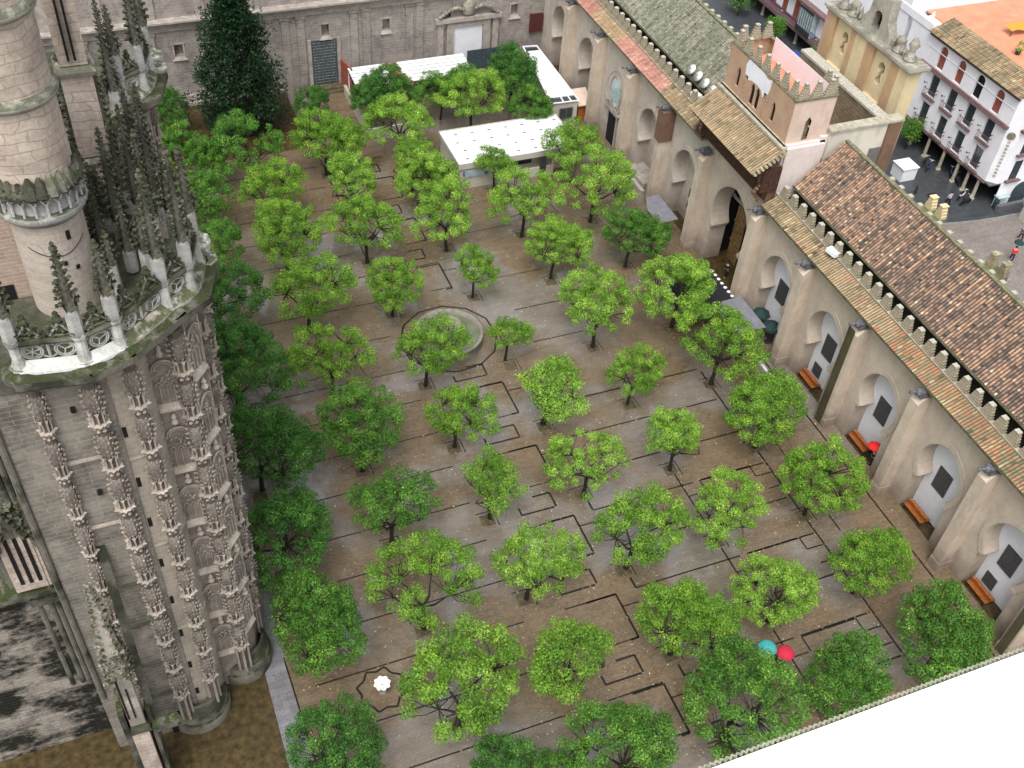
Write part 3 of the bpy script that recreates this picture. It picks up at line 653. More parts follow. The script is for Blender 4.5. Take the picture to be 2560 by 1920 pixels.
def wing_wall(parent, y0, y1, z1, holes, mat, reveal=XB, depthback=True):
    m = MB(); hs_ = holes
    # openings reach the ground: build the outline as one notched polygon
    out = [(y1, z1), (y0, z1), (y0, 0)]
    for h in sorted(hs_, key=lambda h: h[0][0]): out += [h[0]] + list(reversed(h[1:]))[:0] + [p for p in [h[0]] if False]
    # notch order: go along the ground from y0 to y1, up and over each opening
    out = [(y0, z1), (y0, 0)]
    for h in sorted(hs_, key=lambda h: h[0][0]):
        out.append(h[0]); up = list(reversed(h))           # lower-left, then up the left side, over, down the right side
        up = up[:-1]                                       # drop duplicate lower-left
        # h = [ll, lr, lr_imp, arc ..., ll_imp]; going left-up-over-right: ll_imp, arc reversed, lr_imp, lr
        out += [h[-1]] + list(reversed(h[2:-1])) + [h[1]]
    out += [(y1, 0), (y1, z1)]
    m.flatpoly(out, [], lambda u, w: (XW, u, w), flip=False)
    for h in hs_:
        n = len(h)
        for i in range(1, n):
            a, b = h[i], h[(i+1) % n]
            m.quad((XW, a[0], a[1]), (XW, b[0], b[1]), (reveal, b[0], b[1]), (reveal, a[0], a[1]), 0.35)
    m.quad((XW, y0, z1), (XW, y1, z1), (XW+1.2, y1, z1), (XW+1.2, y0, z1))
    m.quad((XW, y0, 0), (XW+1.2, y0, 0), (XW+1.2, y0, z1), (XW, y0, z1))
    return part(m, 'wall', mat, parent)
def archivolt(parent, c, mat, **k):
    a = horseshoe(c, **k); inn = horseshoe(c, grow=0.06, **k); o2 = horseshoe(c, grow=0.48, **k); m = MB()
    n = min(len(inn), len(o2))
    for i in range(n-1):
        p, q, r_, s_ = inn[i], inn[i+1], o2[i+1], o2[i]
        X0, X1 = XW-0.055, XW
        m.quad((X0, *p), (X0, *q), (X0, *r_), (X0, *s_)); m.quad((X0, *s_), (X0, *r_), (X1, *r_), (X1, *s_)); m.quad((X0, *p), (X0, *q), (X1, *q), (X1, *p))
    return part(m, 'archivolt', mat, parent)
def imposts(parent, c, j, zi, mat, dep=XB):
    for s in (-1, 1):
        m = MB(); m.box(XW-0.07, c+s*(j-0.42), zi-0.02, dep-0.1, c+s*(j+0.12), zi+0.13); m.box(XW-0.03, c+s*(j-0.3), zi-0.22, dep-0.1, c+s*(j+0.05), zi-0.02); part(m, 'impost', mat, parent)
def gargoyle(parent, x, y, z, k=1.0):
    m = MB(); m.smooth = True
    m.lathe(x-0.1, y, [(0.05, z-0.32), (0.22, z-0.25), (0.28, z-0.05), (0.2, z+0.12), (0.1, z+0.25)], 8)
    m.tube((x-0.1, y, z+0.05), (x-0.75*k, y+0.06, z+0.12), 0.14, 0.09, 7); m.lathe(x-0.78*k, y+0.06, [(0.04, z-0.02), (0.14, z+0.06), (0.14, z+0.18), (0.05, z+0.26)], 7)
    m.smooth = False
    m.box(x-0.05, y-0.36, z-0.42, x+0.75, y+0.36, z-0.28); m.box(x+0.0, y-0.3, z-0.28, x+0.75, y+0.3, z+0.1, 0.3)
    return part(m, 'gargoyle', M['lead'], parent)
def pier(parent, y, mat, top=10.6, w=0.88, brown=False):
    m = MB(); h = w/2
    m.box(49.9, y-h, 0.0, XW+0.01, y+h, top-0.45)
    m.add([(49.9, y-h, top-0.45), (49.9, y+h, top-0.45), (XW, y+h, top-0.45), (XW, y-h, top-0.45), (50.35, y-h, top), (50.35, y+h, top), (XW, y+h, top), (XW, y-h, top)], [(0, 1, 5, 4), (4, 5, 6, 7), (0, 4, 7, 3), (1, 2, 6, 5)])
    m.box(49.86, y-h-0.04, 0, XW, y+h+0.04, 0.9)
    o = part(m, 'pier', mat, parent)
    if brown:
        b = MB(); b.box(49.72, y-h-0.12, top-3.0, XW, y+h+0.12, top+0.2)
        for i in range(7): b.box(49.67, y-h-0.12+i*0.152, top-2.95+0.1*(i % 3), 49.72, y-h+0.0+i*0.152, top+0.15, 0.2+0.6*(i % 2))
        part(b, 'brown_casing', M['brownstain'], parent)
    gargoyle(parent, 50.0, y, top+0.55)
    return o
HR = [horseshoe(c) for c in CEN]
wing_wall(wing, 19.5, 61.15, 11.75, HR, M['wall'])
HL = [horseshoe(c) for c in CENL if c != 89.6]
wing_wall(wingl, 70.5, 109.25, 11.75, HL, M['wallgrey'])
GK = dict(a=2.9, zs=6.3, off=0.6, zi=4.3, jamb=2.65)
HG = [horseshoe(GATE, **GK)]
wing_wall(gateh, 61.15, 70.5, 11.75, HG, M['wall'], reveal=52.9)
for c in CEN: archivolt(wing, c, M['wall']); imposts(wing, c, 1.9, 3.88, M['pier'])
for c in CENL:
    archivolt(wingl, c, M['wallgrey'])
    if c != 89.6: imposts(wingl, c, 1.9, 3.88, M['pier'])
archivolt(gateh, GATE, M['wall'], **GK); imposts(gateh, GATE, 2.65, 4.18, M['coping'], 52.9)
for y in PIERS: pier(wing, y, M['pier'])
for y in PIERSL: pier(wingl, y, M['pier'], brown=abs(y-78.1) < 0.1)
part(MB().box(49.84, 45.85, 0.1, 49.9, 46.45, 10.4).box(49.78, 46.45, 0.1, 49.9, 46.56, 10.5), 'downpipe', M['mosspipe'], wing)
part(MB().box(49.84, 22.9, 0.1, 49.9, 23.4, 10.4).box(49.78, 23.4, 0.1, 49.9, 23.5, 10.5), 'downpipe', M['mosspipe'], wing)
# niche backs, windows, floor plinths
def niche(parent, c, mat, win=None, sill=False):
    part(MB().box(XB, c-2.6, 0, XB+0.3, c+2.6, 9.0), 'niche_wall', mat, parent)
    for (yy, z0, z1, hw) in (win or []):
        f = part(MB().box(XB-0.03, yy-hw, z0, XB+0.01, yy+hw, z1), 'window', M['grille'], parent)
        g = MB()
        nb = int(hw*2/0.16)
        for i in range(nb+1): g.box(XB-0.075, yy-hw+i*2*hw/nb-0.012, z0, XB-0.05, yy-hw+i*2*hw/nb+0.012, z1)
        nz = int((z1-z0)/0.2)
        for i in range(nz+1): g.box(XB-0.08, yy-hw, z0+i*(z1-z0)/nz-0.012, XB-0.055, yy+hw, z0+i*(z1-z0)/nz+0.012)
        o = g.build('grille_bars', M['iron'], f); o.location = (0, 0, 0)
W1 = (0.25, 3.0, 5.2, 0.70)
for c in CEN:
    w = [(c+0.3, 2.95, 5.15, 0.70)]
    if c in (27.1, 49.9): w.append((c+0.75, 0.5, 1.7, 0.52))
    niche(wing, c, M['white'], w)
for c in CENL:
    if c == 89.6: continue
    w = [(c-0.4, 1.6, 3.7, 0.75)] if c in (82.0, 74.3) else []
    niche(wingl, c, M['wallgrey'], w)
# the bay with a round window and pedimented doorway
m = MB(); ring = [(89.6+0.1+1.25*math.cos(R(a)), 6.0+1.75*math.sin(R(a))) for a in range(0, 360, 12)]
pr = horseshoe(89.6)[2:]
part(MB().flatpoly(ring, [], lambda u, w: (XW-0.012, u, w)), 'round_window', M['glassblue'], wingl)
rg = MB()
for i in range(30):
    a, b = ring[i], ring[(i+1) % 30]; rg.tube((XW-0.02, *a), (XW-0.02, *b), 0.09, n=5)
part(rg, 'window_surround', M['fartrim'], wingl)
m = MB(); m.box(XW-0.14, 88.3, 0.0, XW, 88.65, 3.6); m.box(XW-0.14, 90.5, 0, XW, 90.85, 3.6); m.box(XW-0.2, 88.2, 3.6, XW, 90.95, 3.95)
m.add([(XW-0.3, 88.0, 4.05), (XW-0.3, 91.15, 4.05), (XW-0.3, 89.6, 4.9), (XW, 88.0, 4.05), (XW, 91.15, 4.05), (XW, 89.6, 4.9)], [(0, 1, 2), (0, 2, 5, 3), (1, 4, 5, 2), (0, 3, 4, 1)]); m.box(XW-0.32, 87.95, 3.95, XW, 91.2, 4.06)
part(m, 'door_surround', M['fartrim'], wingl)
part(MB().box(XW-0.05, 88.65, 0, XW+0.0-0.004, 90.5, 3.6), 'door', M['dark'], wingl)
for dy, s in ((-0.9, 1), (0.9, -1)):
    q = MB(); q.smooth = True
    for k in range(7):
        a = k/6*math.pi; q.lathe(XW-0.2, 89.6+dy+0.45*s*math.cos(a), [(0.03, 4.35+0.35*math.sin(a)), (0.14, 4.45+0.35*math.sin(a)), (0.03, 4.58+0.35*math.sin(a))], 6)
    part(q, 'scroll', M['fartrim'], wingl)
# stone step blocks under far niches
part(MB().box(50.4, 80.2, 0, 52.4, 83.9, 0.9).box(50.0, 79.6, 0, 50.4, 84.4, 0.5), 'stone_step', M['fartrim'], wingl)
# eave tile strip, parapet, merlons, roof
def wing_top(parent, y0, y1, strip, roofmat, seed, merlon_y, z_strip=11.72):
    rnd = random.Random(seed); L = y1-y0
    m = MB(); W, l = slope(50.28, z_strip-0.1, 51.6, z_strip+0.55)
    if isinstance(strip, list):
        for (a, b, mt, bias) in strip:
            mm = MB(); tile_roof(mm, (50.28, a, z_strip-0.1), (0, 1, 0), W, int((b-a)/0.25), 4, b-a, l, rnd, bias); part(mm, 'eave_tiles', mt, parent)
    e = MB(); e.box(50.34, y0, z_strip-0.36, XW+0.0, y1, z_strip-0.12); part(e, 'cornice', M['mosscoping'], parent)
    c = MB(); c.box(51.6, y0, z_strip, 51.98, y1, 12.45); part(c, 'parapet', M['merlon'], parent)
    cc = MB(); cc.box(51.56, y0, 12.45, 51.95, y1, 12.52); part(cc, 'coping_band', M['coping'], parent)
    # merlon mesh: stepped on both flanks
    mm = MB(); mm.cur = 0; w0 = 0.98; nst = 5
    for k in range(nst):
        hw = w0/2 - 0.065*k; mm.box(-0.17, -hw, 0.27*k*0.82, 0.17, hw, 0.27*(k+1)*0.82, 0.55-0.08*(k % 2))
        mm.cur = 1; mm.box(-0.175, -hw-0.012, 0.27*(k+1)*0.82-0.035, 0.175, hw+0.012, 0.27*(k+1)*0.82-0.002); mm.cur = 0
    mm.cur = 1; mm.box(-0.19, -0.2, 0.27*nst*0.82, 0.19, 0.2, 0.27*nst*0.82+0.06)
    first = None
    for y in merlon_y:
        if first is None:
            first = mm.build('merlon', [M['merlon'], M['merloncap']], parent)
            first.location = (51.78-parent.location.x, y-parent.location.y, 12.50)
        else:
            o = first.copy(); COL.objects.link(o); o.parent = parent; o.location = (51.78-parent.location.x, y-parent.location.y, 12.50)
    # roof
    W, l = slope(53.0, 13.15, 57.0, 16.72); mm = MB()
    tile_roof(mm, (53.0, y0+0.25, 13.15), (0, 1, 0), W, int(L/0.262), 25, L-0.5, l, rnd)
    part(mm, 'roof', roofmat, parent)
    g = MB(); g.box(52.9, y0+0.2, 12.98, 53.08, y1-0.2, 13.13); part(g, 'gutter', M['mosscoping'], parent)
    b = MB(); b.add([(57.0, y0, 16.7), (57.0, y1, 16.7), (61.3, y1, 12.9), (61.3, y0, 12.9)], [(0, 1, 2, 3)]); part(MB().box(53.45, y0+.25, 11.0, 53.55, y1-.25, 13.2), 'inner_wall', M['gap_shade'], parent)
    for yy in (y0+0.2, y1-0.2): b.add([(53.2, yy, 11), (61.3, yy, 11), (61.3, yy, 12.9), (57.0, yy, 16.66), (53.2, yy, 13.1)], [(0, 1, 2, 3, 4)])
    part(b, 'back_slope', M['timber'] if False else M['coping'], parent)
    r = MB()
    n = int(L/0.45)
    for i in range(n):
        r.obox((57.02, y0+0.3+(i+.5)*(L-0.6)/n, 16.86), 0.34, 0.42, 0.16, rnd.uniform(-.04, .04), rnd.random())
    part(r, 'ridge', M['mosscoping'], parent)
    k = MB(); k.box(61.4, y0, 0, 62.2, y1, 12.2); part(k, 'outer_wall', M['stonewall'], parent)
    fl = MB(); fl.box(52.0, y0, 11.0, 53.6, y1, 11.2); part(fl, 'wall_walk', M['gap_shade'], parent)
    for y in merlon_y[1::1]:
        o = first.copy(); COL.objects.link(o); o.parent = parent; o.location = (61.8-parent.location.x, y+0.3-parent.location.y, 12.15)
my = [60.2-1.31*i for i in range(31)]
wing_top(wing, 19.5, 61.1, [(19.5, 43, M['tile_mixed'], 0), (43, 52, M['tile_buff'], 0.1), (52, 60.9, M['tile_buff'], 0)], M['tile_red'], 3, my)
myl = [72.3+1.31*i for i in range(28)]
wing_top(wingl, 71.6, 109.2, [(71.7, 80, M['tile_buff'], 0), (80, 90, M['tile_pink'], 0.1), (90, 96, M['tile_buff'], 0.15), (96, 109.2, M['tile_pink'], 0)], M['tile_green'], 8, myl)
# outward buttress heads with paired merlons
for k in range(4):
    yb = 55.6 - 8.0*k; m = MB(); m.box(62.2, yb-1.2, 0, 64.4, yb+0.9, 11.9); part(m, 'buttress', M['stonewall'], wing)
    for dy in (-0.85, 0.5):
        mm = MB()
        for q in range(4): mm.box(63.7, yb+dy-0.42+0.07*q, 11.9+0.28*q, 64.3, yb+dy+0.42-0.07*q, 12.18+0.28*q, 0.6)
        mm.box(63.66, yb+dy-0.26, 13.02, 64.34, yb+dy+0.26, 13.08, 1.0); part(mm, 'buttress_merlon', M['yellow'] if k % 2 == 0 else M['merlon'], wing)  # yellow ones have the tone of a lit face painted in
# ------------------------------------------------------------------ gatehouse
def gatehouse():
    p = gateh; rnd = random.Random(9)
    # gate passage
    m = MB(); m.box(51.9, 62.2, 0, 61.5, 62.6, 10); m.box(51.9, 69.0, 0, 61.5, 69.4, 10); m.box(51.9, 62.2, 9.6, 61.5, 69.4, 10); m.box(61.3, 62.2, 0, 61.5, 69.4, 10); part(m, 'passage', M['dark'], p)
    m = MB()
    for i in range(4): m.box(53.5, 66.35+i*0.42, 0.1, 53.62, 66.35+i*0.42+0.36, 6.3-.05*i, 0.4)
    m.box(53.4, 66.3, 2.2, 53.5, 68.0, 2.4); m.box(53.4, 66.3, 4.4, 53.5, 68.0, 4.6)
    part(m, 'gate_door', M['bronze'], p)
    m = MB(); m.box(53.4, 66.0, 6.4, 53.6, 69.3, 6.55, 0.9)
    for q in range(14): m.lathe(53.3, 66.1+q*0.23, [(0.03, 6.5), (0.14, 6.65), (0.09, 7.0+0.25*math.sin(q*0.5)), (0.02, 7.2+0.25*math.sin(q*.5))], 6)
    part(m, 'carved_tympanum', M['carved'], p)
    # upper wall block corbelled out
    part(MB().box(50.6, 61.2, 11.75, 51.6, 71.6, 15.0), 'upper_wall', M['brownstain'], p); part(MB().box(51.6, 61.25, 11.7, 55.3, 71.6, 16.6), 'upper_wall', M['pinkwhite'], p)
    m = MB(); m.box(51.5, 61.5, 14.5, 55.4, 62.0, 16.8); m.box(55.3, 61.5, 12, 61.4, 62.1, 14.9); m.box(54.9, 61.5, 12, 57.0, 62.05, 17.1); part(m, 'side_wall', M['pinkwhite'], p)
    # brackets under the eave
    for i in range(26):
        y = 61.45+i*0.40; b = MB()
        b.box(48.75, y-0.09, 14.55, 50.7, y+0.09, 14.8, 0.9 if i % 2 else 0.2); b.box(49.3, y-0.08, 14.1, 50.7, y+0.08, 14.5, 0.5); b.box(49.9, y-0.07, 13.4, 50.7, y+0.07, 14.05, 0.3)
        part(b, 'eave_bracket', M['timber'], p)
    m = MB(); m.box(48.6, 61.0, 14.8, 50.9, 71.9, 14.95, 0.4)
    m.add([(50.6, 61.15, 11.6), (49.0, 61.15, 14.8), (50.9, 61.15, 14.8)], [(0, 1, 2)]); m.box(50.2, 61.1, 12.2, 50.6, 71.8, 13.6, 0.3); m.box(49.9, 61.05, 13.6, 50.6, 61.5, 14.8, 0.3)
    m.box(49.7, 60.95, 12.9, 51.4, 61.25, 15.1, 0.25)
    part(m, 'eave_soffit', M['timber'], p)
    for yy in (61.3, 71.5):
        sc = MB(); sc.smooth = True
        for k in range(8):
            a = k*0.8; sc.lathe(49.75+0.35*math.cos(a), yy+0.1*math.sin(a), [(0.05, 11.7+0.28*k), (0.26, 11.85+0.28*k), (0.05, 12.05+0.28*k)], 7, 0.4)
        part(sc, 'carved_bracket', M['brownstain'], p)
    W, l = slope(48.45, 15.0, 51.3, 16.75); m = MB(); tile_roof(m, (48.45, 60.95, 15.0), (0, 1, 0), W, 40, 8, 10.9, l, rnd, 0.05); part(m, 'eave_roof', M['tile_buff'], p)
    m = MB()
    for i in range(9): m.obox((48.6+i*0.31, 60.85, 15.12+i*0.19), 0.2, 0.5, 0.16, 0, 0.9-0.3*(i % 2))
    part(m, 'verge_tiles', M['merlon'], p)
    m = MB(); m.box(51.2, 61.3, 16.3, 51.55, 72.0, 16.95); m.obox((51.15, 66.5, 16.85), 0.5, 10.9, 0.2, 0); part(m, 'roof_flashing', M['coping'], p)
    # tower
    x0, x1, y0, y1, z0, z1 = 51.55, 55.5, 61.75, 71.85, 16.6, 20.7
    def slit(yc, zb, h, w):
        return [(yc-w/2, zb), (yc+w/2, zb), (yc+w/2, zb+h*0.75), (yc+w*0.25, zb+h*0.93), (yc, zb+h), (yc-w*0.25, zb+h*0.93), (yc-w/2, zb+h*0.75)]
    ops = [slit(64.3, 17.5, 1.75, 0.52), slit(70.0, 17.6, 1.75, 0.52), slit(66.8, 17.2, 1.95, 0.62), slit(67.6, 17.2, 1.95, 0.62)]
    m = MB(); m.flatpoly([(y0, z0), (y1, z0), (y1, z1), (y0, z1)], ops, lambda u, w: (x0, u, w))
    for h in ops:
        for i in range(len(h)):
            a, b = h[i], h[(i+1) % len(h)]; m.quad((x0, *a), (x0, *b), (x0+0.2, *b), (x0+0.2, *a), 0.3)
    m.box(x0+0.45, y0+0.3, z0, x0+0.5, y1-0.3, z1-2.2, 0.02) if False else None
    m.quad((x0, y1, z0), (x1, y1, z0), (x1, y1, z1), (x0, y1, z1)); m.quad((x1, y0, z0), (x1, y1, z0), (x1, y1, z1), (x1, y0, z1))
    part(m, 'tower_wall', M['orange'], p)
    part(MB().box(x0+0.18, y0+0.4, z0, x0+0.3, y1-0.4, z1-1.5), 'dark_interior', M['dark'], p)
    sl = [(53.3+u, w) for u, w in [(-.28, 16.6), (.28, 16.6), (.28, 18.6), (.12, 19.15), (-.12, 19.15), (-.28, 18.6)]]
    m = MB(); m.flatpoly([(x0, z0), (x1, z0), (x1, z1), (x0, z1)], [[(53.35-.27, 17.0), (53.35+.27, 17.0), (53.35+.27, 18.7), (53.35, 19.1), (53.35-.27, 18.7)]], lambda u, w: (u, y0, w))
    part(m, 'side_face', M['pink'], p); part(MB().box(53.0, y0+0.3, 16.8, 53.7, y0+0.36, 19.3), 'window_void', M['stonewall'], p)
    m = MB(); m.box(x0-0.03, y0-0.06, z0-0.25, x1+0.05, y0, z0); m.box(x0-0.05, y0-0.08, z1-0.02, x1+0.05, y0+0.3, z1+0.14); m.box(x0-0.02, y0+0.3, z1, x0+0.35, y1, z1+0.12); m.box(x1-0.3, y0+0.3, z1, x1+0.02, y1, z1+0.12)
    part(m, 'string_course', M['mosscoping'], p)
    # pale plaster patch on the front with the twin window, white column
    pts = [(65.3, 20.68), (65.9, 20.45), (66.5, 20.68), (68.9, 20.68), (69.2, 20.1), (69.1, 19.3), (68.6, 18.95), (68.0, 19.2), (67.2, 19.25), (66.5, 19.15), (66.1, 18.7), (65.5, 19.1), (65.3, 19.9)]
    part(MB().flatpoly(pts, [], lambda u, w: (x0-0.012, u, w)), 'plaster_patch', M['housewhite'], p)
    c = MB(); c.lathe(x0+0.12, 67.2, [(0.13, 17.2), (0.09, 17.35), (0.08, 18.75), (0.14, 18.95)], 8); part(c, 'column', M['marble'], p)
    for yc in (65.6, 68.9):
        g = MB(); g.box(x0-.012, yc-.34, 16.95, x0-.004, yc+.34, 19.25, .3)
        for i in range(26):
            g.obox((x0-0.02, yc+rnd.uniform(-.28, .28), 17.0+i*0.085), 0.05, rnd.uniform(.08, .2), rnd.uniform(.05, .1), 0, rnd.random())
        part(g, 'carved_panel', M['orange'], p)
    # inner terrace
    part(MB().box(x0+0.3, y0+0.3, z1-1.5, x1-0.3, y1-0.3, z1-1.4), 'terrace_floor', M['terracotta'], p)
    part(MB().box(x1-0.33, y0+0.35, z1-1.4, x1-0.3, y1-0.9, z1+0.5), 'inner_parapet', M['palepink'], p)
    mm = MB()
    for k in range(6):
        hw = 0.52-0.075*k; mm.box(-0.14, -hw, 0.22*k, 0.14, hw, 0.22*(k+1), 0.55); mm.cur = 1; mm.box(-0.16, -hw-0.02, 0.22*(k+1)-0.04, 0.16, hw+0.02, 0.22*(k+1)-0.004); mm.cur = 0
    mm.cur = 1; mm.box(-0.17, -0.19, 1.32, 0.17, 0.19, 1.38)
    first = None; tl = []
    for i in range(7): tl.append((x0+0.18, y0+0.75+i*1.42, 0))
    for i in range(3): tl.append((x0+0.75+i*1.22, y0+0.16, R(90)))
    for i in range(3): tl.append((x0+0.85+i*1.2, y1-0.16, R(90)))
    tl += [(x1-0.16, y0+0.6, 0), (x1-0.16, y0+1.5, 0)]
    for (x, y, a) in tl:
        if first is None: first = mm.build('merlon', [M['merlon'], M['merloncap']], p); o = first
        else: o = first.copy(); COL.objects.link(o); o.parent = p
        o.location = (x-p.location.x, y-p.location.y, z1+0.12); o.rotation_euler = (0, 0, a)
    # low courtyard roof and walls behind the tower
    part(MB().box(55.6, 62.2, 11.6, 61.4, 71.4, 12.6), 'rear_terrace', M['ochre'], p)
    part(MB().box(61.6, 61.6, 0, 62.5, 75.0, 16.9), 'rear_wall', M['stonewall'], p); part(MB().box(61.5, 61.5, 16.9, 62.6, 75.0, 17.12), 'rear_coping', M['merloncap'], p)
    part(MB().box(55.6, 61.3, 11.5, 61.4, 61.9, 17.55), 'white_parapet_wall', M['rubblewhite'], p); part(MB().box(61.4, 61.1, 11.5, 62.7, 62.0, 17.5), 'corner_pier', M['brownstain'], p); part(MB().box(60.2, 61.22, 12.0, 61.38, 61.3, 15.2), 'dark_recess', M['grille'], p)
    part(MB().box(55.5, 61.1, 17.55, 62.8, 62.1, 17.75), 'parapet_coping', M['coping'], p)
gatehouse()
# floodlight dishes on the mossy roof edge
dl = ['nearest the far wall', 'second from the far end', 'second from the gate tower', 'nearest the gate tower']
for i in range(4):
    y = 79.2-1.15*i*1.15; o = thing('satellite_dish', 'round white roof dish, %s in the line of four' % dl[i], 'dish', (53.1, y, 13.2), 0, 'round white dishes on the mossy roof edge')
    m = MB(); m.smooth = True; T = Matrix.Rotation(R(-50), 3, 'Y'); P = []
    prof = [(0.02, 0.0), (0.25, 0.04), (0.46, 0.16), (0.5, 0.2)]
    mm = MB(); mm.smooth = True; mm.lathe(0, 0, prof, 18)
    mm.v = [tuple(T @ Vector(v) + Vector((-0.1, 0, 0.75))) for v in mm.v]; mm.build('dish_bowl', M['marble'], o)
    MB().tube((0, 0, 0), (-0.05, 0, 0.75), 0.045).tube((-.1, 0, .75), (-.45, 0, 1.1), 0.03).build('mount', M['iron'], o)
for (x, y, z, lab) in ((52.25, 76.6, 12.6, 'small white floodlight box behind the parapet near the four dishes'), (51.45, 52.4, 12.5, 'white floodlight box on the parapet of the red roofed range')):
    o = thing('floodlight', lab, 'light', (x, y, z), R(10)); MB().box(-0.35, -0.5, 0.15, 0.25, 0.5, 0.5).build('housing', M['plastic_white'], o); MB().box(-0.05, -0.05, -0.1, 0.05, 0.05, 0.16).build('bracket', M['iron'], o)

# espadana (bell gable) on the street side of the gate
def bellgable():
    o = thing('bell_gable', 'yellow and ochre baroque bell gable with keyhole openings behind the ochre tower', 'building', (63.5, 69.5, 0)); y0, y1 = 63.5, 75.4
    def key(yc, zb): return [(yc-.30, zb), (yc+.30, zb), (yc+.38, zb+.35), (yc+.2, zb+.7), (yc+.2, zb+1.1), (yc+.45, zb+1.35), (yc+.4, zb+1.85), (yc, zb+2.1), (yc-.4, zb+1.85), (yc-.45, zb+1.35), (yc-.2, zb+1.1), (yc-.2, zb+.7), (yc-.38, zb+.35)]
    m = MB(); x = 64.0; holes = [key(72.55, 17.6), key(66.95, 17.6)]
    m.flatpoly([(y0, 13), (y1, 13), (y1, 20.9), (y0, 20.9)], holes, lambda u, w: (x, u, w))
    for h in holes:
        for i in range(len(h)):
            a, b = h[i], h[(i+1) % len(h)]; m.quad((x, *a), (x, *b), (x+1, *b), (x+1, *a), 0.3)
    m.quad((x, y0, 13), (x+1.2, y0, 13), (x+1.2, y0, 20.9), (x, y0, 20.9)); m.quad((x+1.2, y0, 0), (x+1.2, y1, 0), (x+1.2, y1, 20.9), (x+1.2, y0, 20.9))
    part(m, 'wall', M['yellow'], o)
    for (a, b, mt) in ((63.4, 64.6, 'yellow'), (64.6, 65.7, 'ochre'), (68.2, 69.3, 'ochre'), (69.3, 70.9, 'yellow'), (70.9, 71.6, 'ochre'), (74.0, 74.9, 'ochre'), (74.9, 75.5, 'orange')):
        part(MB().box(x-0.28, a, 14.2, x, b, 20.6), 'pilaster', M[mt], o)
    for a, b in ((65.7, 68.2), (71.6, 74.0)): part(MB().lathe(x-0.1, (a+b)/2, [(1.1, 16.1), (1.15, 16.3)], 14, sx=0.35), 'rounded_sill', M['yellow'], o)
    m = MB(); m.box(x-0.45, y0-0.35, 20.6, x+1.5, y1+0.3, 20.8); m.box(x-0.6, y0-0.5, 20.8, x+1.6, y1+0.45, 21.05); part(m, 'cornice', M['carved'], o)
    # upper stage with arch
    ar = [(68.95, 21.6), (70.0, 21.6), (70.0, 22.6)]+[(69.475+.525*math.cos(R(a)), 22.6+.525*math.sin(R(a))) for a in range(15, 180, 15)]+[(68.95, 22.6)]
    m = MB(); m.flatpoly([(67.3, 21.05), (71.6, 21.05), (71.3, 22.0), (70.8, 22.6), (70.6, 24.5), (68.3, 24.5), (68.1, 22.6), (67.6, 22.0)], [ar], lambda u, w: (x+0.2, u, w))
    for i in range(len(ar)):
        a, b = ar[i], ar[(i+1) % len(ar)]; m.quad((x+.2, *a), (x+.2, *b), (x+1.0, *b), (x+1.0, *a), 0.3)
    pts = [(67.3, 21.05), (71.6, 21.05), (71.3, 22.0), (70.8, 22.6), (70.6, 24.5), (68.3, 24.5), (68.1, 22.6), (67.6, 22.0)]
    for i in range(len(pts)):
        a, b = pts[i], pts[(i+1) % len(pts)]; m.quad((x+.2, *a), (x+.2, *b), (x+1.1, *b), (x+1.1, *a))
    part(m, 'upper_stage', M['carved'], o); part(MB().box(x+0.9, 68.8, 21.1, x+1.0, 70.2, 23.4), 'arch_back', M['dark'], o)
    for yc, hh in ((64.6, 1.5), (66.2, 0.9), (72.9, 0.9), (74.4, 1.5)):
        m = MB(); m.smooth = True; m.lathe(x+0.5, yc, [(0.55, 21.05), (0.6, 21.3), (0.3, 21.45), (0.25, 21.5+hh*.3), (0.48, 21.5+hh*.6), (0.3, 21.5+hh*.9), (0.08, 21.6+hh)], 10); part(m, 'urn', M['carved'], o)
    m = MB(); rnd = random.Random(2)
    for i in range(26):
        yy = 65.2+rnd.uniform(0, 1.8) if i < 13 else 71.9+rnd.uniform(0, 1.6); m.lathe(x+0.3+rnd.uniform(0, .5), yy, [(0.05, 21.1), (0.2, 21.2+rnd.uniform(0, .7)), (0.04, 21.5+rnd.uniform(.3, .8))], 6)
    part(m, 'volutes', M['carved'], o)
bellgable()

# ------------------------------------------------------------------ benches in the niches
BL = {42.3: 'wooden double bench in the niche beside the person with the red umbrella', 34.7: 'wooden slatted double bench in the niche next nearer than the red umbrella', 27.1: 'wooden bench in the niche with two grilles, nearest the white sill', 49.9: 'wooden bench in the niche just beyond the mossy downpipe'}
def bench(c):
    o = thing('bench', BL[c], 'bench', (51.75, c+0.55, 0), 0, 'wooden benches in the arcade niches')
    for s in (-1, 1):
        m = MB()
        for k in range(4): m.box(s*0.06+(0.02+k*0.1)*s, -1.05, 0.42, s*0.06+(0.02+k*0.1+0.085)*s, 1.05, 0.46, 0.4+0.15*(k % 3))
        m.build('seat', M['bench'], o)
    m = MB(); m.box(-0.05, -1.05, 0.45, 0.05, 1.05, 0.78, 0.3); m.box(-0.09, -1.05, 0.78, 0.09, 1.05, 0.82, 0.8); m.build('backrest', M['bench'], o)
    for y in (-0.95, 0.95): MB().box(-0.48, y-0.05, 0, -0.4, y+0.05, 0.42).box(0.4, y-0.05, 0, 0.48, y+0.05, 0.42).box(-0.48, y-0.04, 0.36, 0.48, y+0.04, 0.42).build('leg', M['iron'], o)
for c in (42.3, 34.7, 27.1, 49.9): bench(c)

